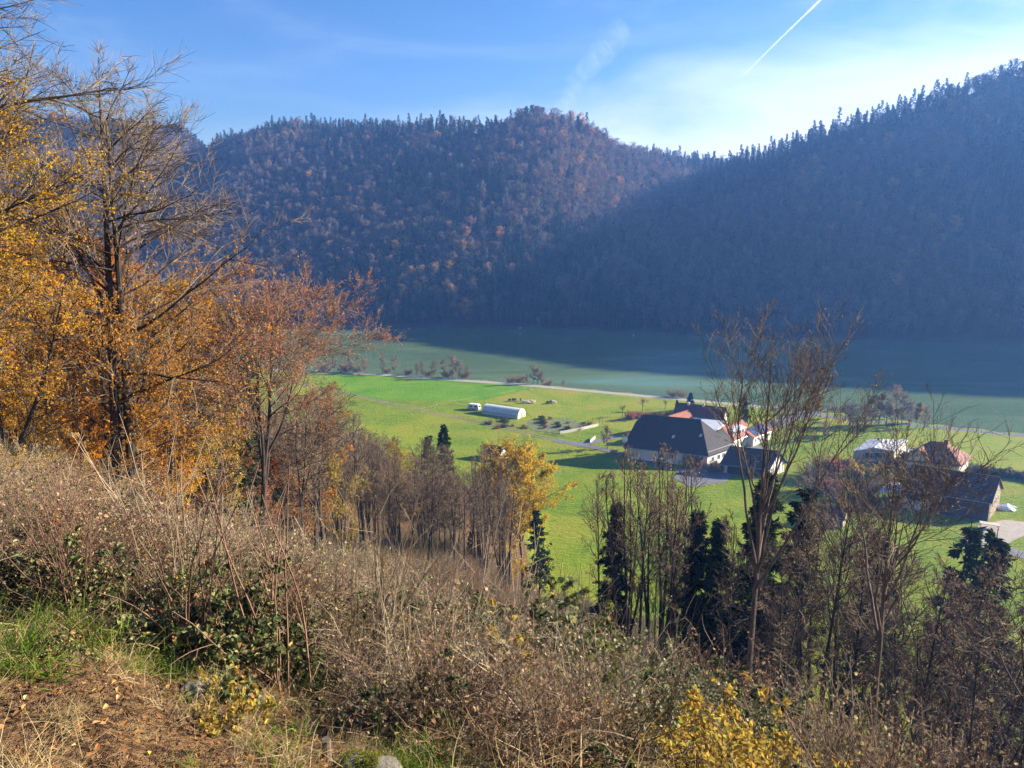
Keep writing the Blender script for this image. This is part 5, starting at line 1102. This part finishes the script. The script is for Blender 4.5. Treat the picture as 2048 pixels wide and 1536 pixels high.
for i in range(13):
    px = 1262 + i * 7; vput('hedge_shrub', shb[[0, 3, 0, 1][i % 4]], 2.5, px, 838 - i * .8 + g.uniform(-2, 2), 823 + g.uniform(-2, 3), 'rusty brown shrub of the hedge left of the farmhouse', 'shrub', 'hedge shrubs left of the farmhouse', ('stems', 'foliage'))
gs = [(1630, 960, 925, 3), (1650, 950, 915, 3), (1670, 962, 922, 0), (1690, 958, 928, 1), (1706, 962, 920, 2), (1722, 965, 932, 1), (1742, 968, 935, 1), (1756, 962, 930, 2), (1775, 965, 938, 1), (1790, 955, 925, 1), (1765, 975, 945, 3), (1740, 985, 950, 3), (1700, 980, 945, 1), (1810, 938, 912, 1), (1822, 930, 905, 1), (1836, 922, 900, 1), (1800, 950, 925, 1), (1660, 985, 950, 3), (1625, 985, 950, 3), (1680, 1000, 965, 0), (1715, 1010, 975, 1)]
nmk = ['russet', 'dull green', 'yellow', 'dry brown']
for px, py, tp, k_ in gs: vput('garden_shrub', shb[k_], 2.4, px, py, tp, '%s garden shrub in front of or beside the boxy grey house' % nmk[k_], 'shrub', nmk[k_] + ' shrubs around the boxy grey house', ('stems', 'foliage'))
for i in range(16): vput('hedge_shrub', shb[1 if i % 3 else 3], 2.5, 1946 + i * 8.5, 944 + i * 1.2, 928 + i * 1.2 + g.uniform(-2, 2), 'clipped shrub in the hedge running right from the red-roofed house', 'shrub', 'hedge shrubs right of the red-roofed house', ('stems', 'foliage'))
for px, py, tp, k_ in ((1395, 935, 915, 0), (1412, 942, 922, 3), (1432, 945, 925, 0), (1452, 940, 920, 2), (1378, 930, 912, 3), (1360, 925, 905, 0)):
    vput('yard_shrub', shb[k_], 2.4, px, py, tp, '%s shrub in the yard in front of the charcoal barn' % nmk[k_], 'shrub', nmk[k_] + ' shrubs in front of the charcoal barn', ('stems', 'foliage'))
for i in range(34):
    px = g.uniform(975, 1180); py = g.uniform(838, 862)
    if px > 1120 and py < 846: continue
    k_ = int(g.choice([0, 1, 3])); vput('vegetable_plant', shb[k_], 2.4, px, py, py - g.uniform(4, 9), '%s low plant in the vegetable plot beside the greenhouse' % nmk[k_], 'plant', nmk[k_] + ' plants of the vegetable plot', ('stems', 'foliage'))
for i in range(16): px = 1565 + i * 24; vput('riverside_shrub', shb[3], 2.5, px, 818 + i * 1.0 + max(0, i - 8) * 1.2, 808 + i * 1.0 + max(0, i - 8) * 1.2, 'brown leafless shrub along the asphalt riverside road', 'shrub', 'shrubs along the asphalt riverside road', ('stems', 'foliage'))

# ------------------------------------------------------------------ undergrowth of the near slope
g = np.random.default_rng(5)
twb = [shrub_meshes('t', g, 1.7, 1.9, 34, 7, 5, 1, .05, l_, m_, -.05, .009, 1.0, leafp=p_) for m_, l_, p_ in ((TWR, LB, .6), (TW, LB, .4), (TWP, LB, .2), (TW, LY, .35), (TW, LSG, .9), (TWR, LSG, 1.0))]
brm = [shrub_meshes('b', g, .80, 1.5, 26, 8, 3, 7, .046, LBR, TWR, -.16, .006, .9, .8) for _ in range(3)]
brl = [shrub_meshes('b', g, .45, 1.2, 26, 8, 3, 7, .042, LBR, TWR, -.2, .005, .9, .8) for _ in range(2)]
ylw = [shrub_meshes('y', g, 1.2, 1.2, 12, 6, 3, 4, .052, LY, TW, -.03, .007, .9, .75) for _ in range(2)]
stk = [shrub_meshes('s', g, 1.7, .7, 16, 4, 0, 0, .05, LB, m_, -.02, .0075, 1.0) for m_ in (TWR, TW, TWP)]
for l_ in (twb, brm, brl, ylw, stk):
    for i, (a, b) in enumerate(l_): l_[i] = joined(a, b, 'undergrowth_%d' % i)
tfd = [blades('dry_tuft', g, 130, .36, .0028, .16, .75, LDG) for _ in range(3)]; tfg = [blades('green_tuft', g, 120, .26, .004, .13, .6, LGA) for _ in range(2)]
def sector(n, d0, d1, a0, a1, p=1.0):
    d = (g.uniform(0, 1, n) ** p * (d1 ** 1.0 - d0 ** 1.0)) + d0; a = np.radians(g.uniform(a0, a1, n)); return d * np.sin(a), d * np.cos(a), d, np.degrees(a)
def lay(name, label, n, d0, d1, a0, a1, protos, s0, s1, keep=None, p=1.0, sink=.05, tl=.18, szf=1.0):
    x, y, d, az = sector(n, d0, d1, a0, a1, p)
    if keep is not None: k = keep(x, y, d, az); x, y, d, az = x[k], y[k], d[k], az[k]
    k = hillside(x, y) < 68.8; x, y = x[k], y[k]; m = len(x)
    s = g.uniform(s0, s1, m); s3 = np.stack([s, s, s * szf], -1)
    o = scatter(name, np.stack([x, y, H(x, y) - sink], -1), g.uniform(0, 6.28, m), s3, np.clip(((wob(x, y, 2.4 if d1 < 20 else 4.5, (n // 100) % 5 * 4) * .75 + .5 + g.normal(0, .16, m)) * len(protos)).astype(int), 0, len(protos) - 1), protos, g.normal(0, tl, (m, 2))); tag(o, label, name.replace('_', ' ')); return m
ROCKS = [(at(745, 4.35), .75), (at(640, 4.5), .4), (at(382, 5.0), .3), (at(10, 6.0), .4), (at(655, 4.35), .3), (at(1440, 6.2), .95), (at(1440, 5.2), .75), (at(1690, 6.4), .5), (at(1680, 5.4), .5), (at(965, 7.2), .5), (at(1150, 7.0), .45)]
def path(x, y, d, az):      # bare leafy path patch at the lower left, and room round the stones
    fr = np.ones(len(x), bool)
    for (a, b), r_ in ROCKS: fr &= (x - a) ** 2 + (y - b + .25) ** 2 > r_ * r_
    return fr & ~((az < -19) & (d < 6.8) & (wob(x, y, 1.5, 8) > -.45))
bankfree = lambda x, y, d, az: ~((az < -20.5) & (d > 15.5) & (d < 38)) | (g.uniform(0, 1, len(x)) < .06)
patch = lambda o, s_, t_: (lambda x, y, d, az: (wob(x, y, s_, o) + g.normal(0, .25, len(x)) > t_))
both = lambda a, b: (lambda *q: a(*q) & b(*q))
lay('bramble_undergrowth', 'tangled glossy-leaved brambles covering the near slope', 2300, 4.0, 17, -42, 44, brm + brl, .5, 1.0, both(both(path, patch(0, 1.3, -.5)), lambda x, y, d, az: (az > -19) | (g.uniform(0, 1, len(x)) < .42)), .62)
lay('bramble_undergrowth', 'brambles thinning out further down the near slope', 3600, 15, 50, -40, 42, brm, .8, 1.5, both(bankfree, patch(4, 3.5, -.35)), .7)
lay('twiggy_undergrowth', 'brown leafless twiggy bushes massed on the near slope', 760, 4.5, 18, -44, 44, twb, .35, .85, both(path, patch(8, 1.6, -.35)), .7)
lay('twiggy_undergrowth', 'brown leafless bushes lower on the slope', 1500, 16, 62, -40, 44, twb, .6, 1.25, both(bankfree, patch(12, 5, -.5)), .75)
lay('twiggy_undergrowth', 'leafless bushes on the far part of the slope', 1500, 55, 125, -24, 26, twb, 1.0, 1.9, None, .9)
lay('dead_stalks', 'straw-coloured dead stalks standing among the brambles', 2000, 4.0, 38, -44, 44, stk, .4, .95, both(path, patch(16, 2.0, -.25)), .65)
lay('dry_grass', 'pale dry grass between the brambles', 5600, 3.2, 45, -46, 46, tfd, .6, 1.6, both(path, patch(4, 1.6, -.1)), .6, .02)
lay('fresh_grass', 'tufts of fresh green grass in the gaps', 900, 3.2, 14, -46, 46, tfg, .5, 1.2, patch(20, 1.1, .35), .6, .02)
lay('yellow_leaved_undergrowth', 'low shoots with yellow leaves scattered through the brambles', 1000, 4.6, 38, -42, 44, ylw, .5, 1.1, patch(12, 2.5, .15), .6)
lay('fresh_grass', 'green blades at the edges of the leafy path', 260, 3.0, 8, -46, -5, tfg, .4, 1.0, patch(20, 1.0, .1), .6, .02)
lay('dry_grass', 'short dry grass on the leafy path', 170, 3.0, 8, -46, -5, tfd, .3, .8, patch(4, 1.0, -.2), .6, .02)
lay('bramble_undergrowth', 'small bramble shoots creeping over the path edge', 160, 3.2, 8, -46, -8, brl, .25, .6, patch(12, 1.0, .0), .6)
lay('twiggy_undergrowth', 'taller brown bushes standing out of the low scrub', 110, 8.5, 22, -24, 38, twb, 1.0, 1.45, both(path, patch(0, 2.5, -.1)), .8)
lay('bramble_undergrowth', 'higher bramble mounds in the scrub', 200, 7, 24, -11, 38, brm, 1.2, 1.9, both(path, patch(8, 2.5, 0.05)), .8)
lay('dead_stalks', 'tall dead stems rising over the scrub', 130, 6.5, 20, -30, 36, stk, 1.0, 1.4, path, .8)
lay('twiggy_undergrowth', 'warm brown low scrub on the left part of the slope', 330, 7, 17, -44, -17, twb[:4], .4, .8, path, .75)
# fallen leaves, lying on the ground
x, y, d, az = sector(120000, 2.5, 26, -46, 46, .55); s = g.uniform(.018, .052, len(x))
nr = unit(np.stack([g.normal(0, .35, len(x)), g.normal(0, .35, len(x)), np.ones(len(x))], -1)); dd = unit(g.normal(0, 1, (len(x), 3)) * np.array([1, 1, .15]))
dd = unit(dd - nr * (dd * nr).sum(-1, keepdims=True))
v_, f_ = leaf6(np.stack([x, y, H(x, y) + .012 + g.uniform(0, .03, len(x))], -1), s, g, .62, nrm=nr, dirs=dd, fold=.35)
tag(link('fallen_leaves', npmesh('fallen_leaves', v_, [f_], [LLT], [0], [np.repeat(np.clip(g.normal(.42, .25, len(f_) // 2), 0, 1), 2)])), 'brown and copper leaves littering the ground of the near slope', 'leaf litter', kind='stuff')
x, y, d, az = sector(60000, 24, 60, -46, 0, .8); s = g.uniform(.08, .18, len(x)); nr = unit(np.stack([g.normal(0, .35, len(x)), g.normal(0, .35, len(x)), np.ones(len(x))], -1)); dd = unit(g.normal(0, 1, (len(x), 3)) * np.array([1, 1, .15]))
v_, f_ = quads(np.stack([x, y, H(x, y) + .03], -1), s, g, .7, nrm=nr, dirs=dd)
tag(link('fallen_leaves', npmesh('fallen_leaves', v_, [f_], [LLT], [0], [np.clip(g.normal(.5, .25, len(f_)), 0, 1)])), 'copper leaves carpeting the ground under the beeches', 'leaf litter', kind='stuff')

# individual shrubs, saplings, rocks that stand out
NMS = ('stems', 'foliage')
def sput(kind, me, px, Yd, label, s=1.0, cat='shrub', rz=0, group=None):
    x, y = at(px, Yd); return place(kind, me, x, y, s, rz, label, cat, group, .05, NMS)
S = lambda *a, **k: shrub_meshes('s', g, *a, **k)
sput('bramble_bush', S(1.0, 1.5, 34, 10, 4, 8, .045, LBR, TWR, -.13, .007, .9, .8), 400, 5.7, 'dark glossy bramble bush heaped around tall red stems, lower left', 1.0)
sput('leafless_shrub', S(1.9, .75, 9, 3, 0, 0, .05, LB, TWR, -.015, .011), 395, 5.8, 'leafless shrub of tall reddish stems rising from the dark bramble bush', 1.0, rz=1)
sput('leafless_shrub', S(2.15, .8, 9, 3, 2, 0, .05, LB, TWR, -.01, .011), 560, 5.9, 'leafless shrub with tall reddish-brown rods right of the dark bramble bush', 1.0, rz=2)
sput('arching_shrub', S(1.9, 2.4, 46, 7, 5, 1, .05, LB, TW, -.07, .010), 95, 9.2, 'fountain-shaped shrub of arching dark twigs at the left edge', 1.0)
sput('arching_shrub', S(1.7, 2.2, 40, 7, 5, 1, .05, LY, TW, -.07, .009, leafp=.3), 190, 11.5, 'arching twiggy shrub with a few yellow leaves right of the fountain-shaped one', 1.0)
sput('arching_shrub', S(2.2, 2.6, 60, 7, 5, 0, .05, LB, TW, -.06, .009), 470, 14, 'dense brush of dark arching twigs below the twin-stemmed beech', 1.0)
sput('yellow_shrub', S(1.25, 1.7, 26, 8, 4, 6, .058, LY, TW, -.05, .009, .9, .8, .75), 1440, 6.4, 'bright yellow-leaved shrub at the bottom right', .85)
sput('yellow_shrub', S(.8, .9, 14, 7, 3, 6, .058, LY, TW, -.05, .008, .9, .8), 1690, 6.6, 'small yellow-orange shrub in the bottom right corner beside the bright yellow-leaved one', .8)
sput('yellow_shrub', S(.40, .45, 9, 5, 3, 4, .035, LY, TW, -.05, .005, .9, .8), 455, 4.5, 'tiny yellow-leaved shrub at the bottom edge left of the mossy rock', 1.0)
sput('orange_shrub', S(.75, .8, 14, 7, 3, 7, .06, LG, TW, -.03, .006, .9, .8), 35, 7.0, 'orange-leaved shrub at the left edge above the leafy path', 1.0)
sput('hazel_shoot', S(1.3, .8, 7, 5, 2, 4, .075, LY, TWP, -.02, .008, .9, .85), 965, 7.6, 'shoot with large lime-yellow leaves sticking up in the middle of the brambles', 1.0)
sput('hazel_shoot', S(1.3, .9, 7, 5, 2, 4, .075, LGR, TWP, -.02, .008, .9, .85), 1150, 7.4, 'shoot with green heart-shaped leaves right of the lime-yellow one', 1.0)
for px, Yd, s_, lb in ((1560, 12, 1.0, 'pale dead branching weed in front of the tallest bare tree'), (1400, 13, .95, 'pale dead branching weed left of the tallest bare tree'), (1330, 11, .8, 'short pale dead weed above the yellow-leaved shrub'), (820, 12, .9, 'pale bare branching shoot in front of the young wood'), (760, 14, 1.0, 'taller pale bare shoot left in front of the young wood'), (1180, 13, .8, 'pale bare shoot at the foot of the green meadow')):
    sput('dead_shoot', S(2.0, .9, 6, 6, 4, 0, .05, LB, TWP, -.0, .009, 1.2), px, Yd, lb, s_, 'shrub')
M_rock = plain('grey_rock', (.13, .115, .09), .9, .45, 7, bump=.7); M_moss = leafmat('moss', [(0, (.09, .10, .012)), (1, (.22, .22, .03))], .1)
def rock(px, Yd, r, label, moss=True, col=None):
    x, y = at(px, Yd); o = empty('rock', (x, y, H1(x, y))); tag(o, label, 'rock')
    k, j = 26, 16; th = np.linspace(0, PI, j + 1)[:, None]; ph = np.arange(k)[None, :] * 2 * PI / k
    q = np.stack([np.sin(th) * np.cos(ph), np.sin(th) * np.sin(ph), np.cos(th) + 0 * ph], -1).reshape(-1, 3); n_ = 1 + .16 * np.sin(q[:, 0] * 3.1 + r * 9) * np.sin(q[:, 1] * 3.7 + 1) + .10 * np.sin(q[:, 2] * 5 + q[:, 0] * 6) + g.normal(0, .012, len(q))
    q = np.sign(q) * np.abs(q) ** .92 * n_[:, None] * np.array([r, r * .75, r * .5])
    f = np.array([(a * k + i, (a + 1) * k + i, (a + 1) * k + (i + 1) % k, a * k + (i + 1) % k) for a in range(j) for i in range(k)])
    link('stone', npmesh('stone', q, [f], [col or M_rock], smooth=True), o)
    if moss:
        up_ = q[q[:, 2] > r * .12]; up_ = up_[up_[:, 0] < r * .3]; pp = np.repeat(up_, 90, 0) + g.normal(0, r * .035, (len(up_) * 90, 3))
        link('moss', npmesh('moss', *[(a, [b]) for a, b in [quads(pp, np.full(len(pp), .009), g, .5, up=.2)]][0], [M_moss], [0], [g.uniform(0, 1, len(pp))]), o)
rock(735, 4.0, .25, 'pale flat rock with moss at the bottom edge of the photo')
rock(382, 5.0, .11, 'fist-sized tan stone at the foot of the dark bramble bush', False)
rock(10, 6.0, .2, 'pale stone at the left edge on the leafy path', False)
for px, Yd, r_, lb in ((60, 21, .6, 'mossy boulder on the leafy bank at the far left'), (150, 20, .55, 'dark mossy boulder under the leafy bank'), (235, 24, .6, 'mossy boulder left of the twin-stemmed beech foot'), (300, 27, .7, 'mossy boulder right at the foot of the twin-stemmed beech'), (90, 26, .5, 'boulder half buried in leaves behind the other bank boulders')): rock(px, Yd, r_, lb)
x, y = at(655, 4.35); mb = MB(); mb.tube((0, 0, -.05), (0, 0, .17), .035, .03, k=10); st = mb.build('broken_stub', BKB); st.location = (x, y, H1(x, y)); tag(st, 'short broken grey wooden stub beside the pale flat rock', 'stub')
x, y = at(840, 10.5); mb = MB(); mb.tube((0, 0, 0), (1.6, .9, .12), .05, .03, k=8); mb.tube((1.6, .9, .12), (2.6, 1.2, .05), .03, .015, k=8); lg = mb.build('fallen_branch', BKB); lg.location = (x, y, H1(x, y) + .3); tag(lg, 'fallen grey branch lying across the brambles', 'branch')

# ------------------------------------------------------------------ contrail high above
m_, nt, o = newmat('contrail'); tcn = nt.nodes.new('ShaderNodeTexCoord')
df = N(nt, 'ShaderNodeBsdfDiffuse'); df.inputs[0].default_value = (.95, .95, .95, 1); tl = nt.nodes.new('ShaderNodeBsdfTranslucent'); tl.inputs[0].default_value = (.95, .95, .95, 1)
ad = nt.nodes.new('ShaderNodeMixShader'); L(nt, df.outputs[0], ad.inputs[1]); L(nt, tl.outputs[0], ad.inputs[2]); tr_ = nt.nodes.new('ShaderNodeBsdfTransparent')
lw = nt.nodes.new('ShaderNodeLayerWeight'); lw.inputs[0].default_value = .5
mpn = nt.nodes.new('ShaderNodeMapping'); mpn.inputs['Scale'].default_value = (.004, .004, .004); L(nt, tcn.outputs['Object'], mpn.inputs[0]); no_ = N(nt, 'ShaderNodeTexNoise', Scale=1.0, Detail=4.0, Roughness=.6); L(nt, mpn.outputs[0], no_.inputs['Vector'])
fac = math_(nt, 'MULTIPLY', math_(nt, 'SUBTRACT', 1.0, lw.outputs['Facing'], clamp=True), mrange(nt, no_.outputs[0], .3, .62, .25, .75))
mxs = nt.nodes.new('ShaderNodeMixShader'); L(nt, fac, mxs.inputs[0]); L(nt, tr_.outputs[0], mxs.inputs[1]); L(nt, ad.outputs[0], mxs.inputs[2]); L(nt, mxs.outputs[0], o.inputs['Surface'])
def trail(px0, py0, px1, py1, alt, r0, r1, label, mat):
    a = ray(px0, py0); b = ray(px1, py1); A_ = Vector(a) * ((alt - ZC) / a[2]); B_ = Vector(b) * ((alt - ZC) / b[2])
    P_ = np.array([[list(A_.lerp(B_, t)) for t in np.linspace(0, 1, 40)]]); P_[0, :, 2] += ZC; P_[0, :, 0] += np.sin(np.linspace(0, 9, 40)) * r1 * .25
    rr = np.linspace(r0, r1, 40)[None] * (1 + .12 * np.sin(np.linspace(0, 40, 40)))[None]
    v_, f_ = tubes(P_, rr, 16); o_ = link('contrail', npmesh('contrail', v_ - v_[0], [f_], [mat], smooth=True)); o_.location = v_[0]; tag(o_, label, 'contrail', kind='thing')
    o_.visible_shadow = True
trail(1476, 161, 1680, -40, 9000, 20, 62, 'thin bright white vapour trail slanting across the blue sky', m_)

mf = m_.copy(); mf.name = 'faint_contrail'
for nd in mf.node_tree.nodes:
    if nd.type == 'MAP_RANGE': nd.inputs[3].default_value = 0.0; nd.inputs[4].default_value = .15; nd.inputs[1].default_value = .30
trail(1118, 215, 1225, 70, 8000, 420, 640, 'faint wide smudged vapour trail above the central wooded summit', mf)
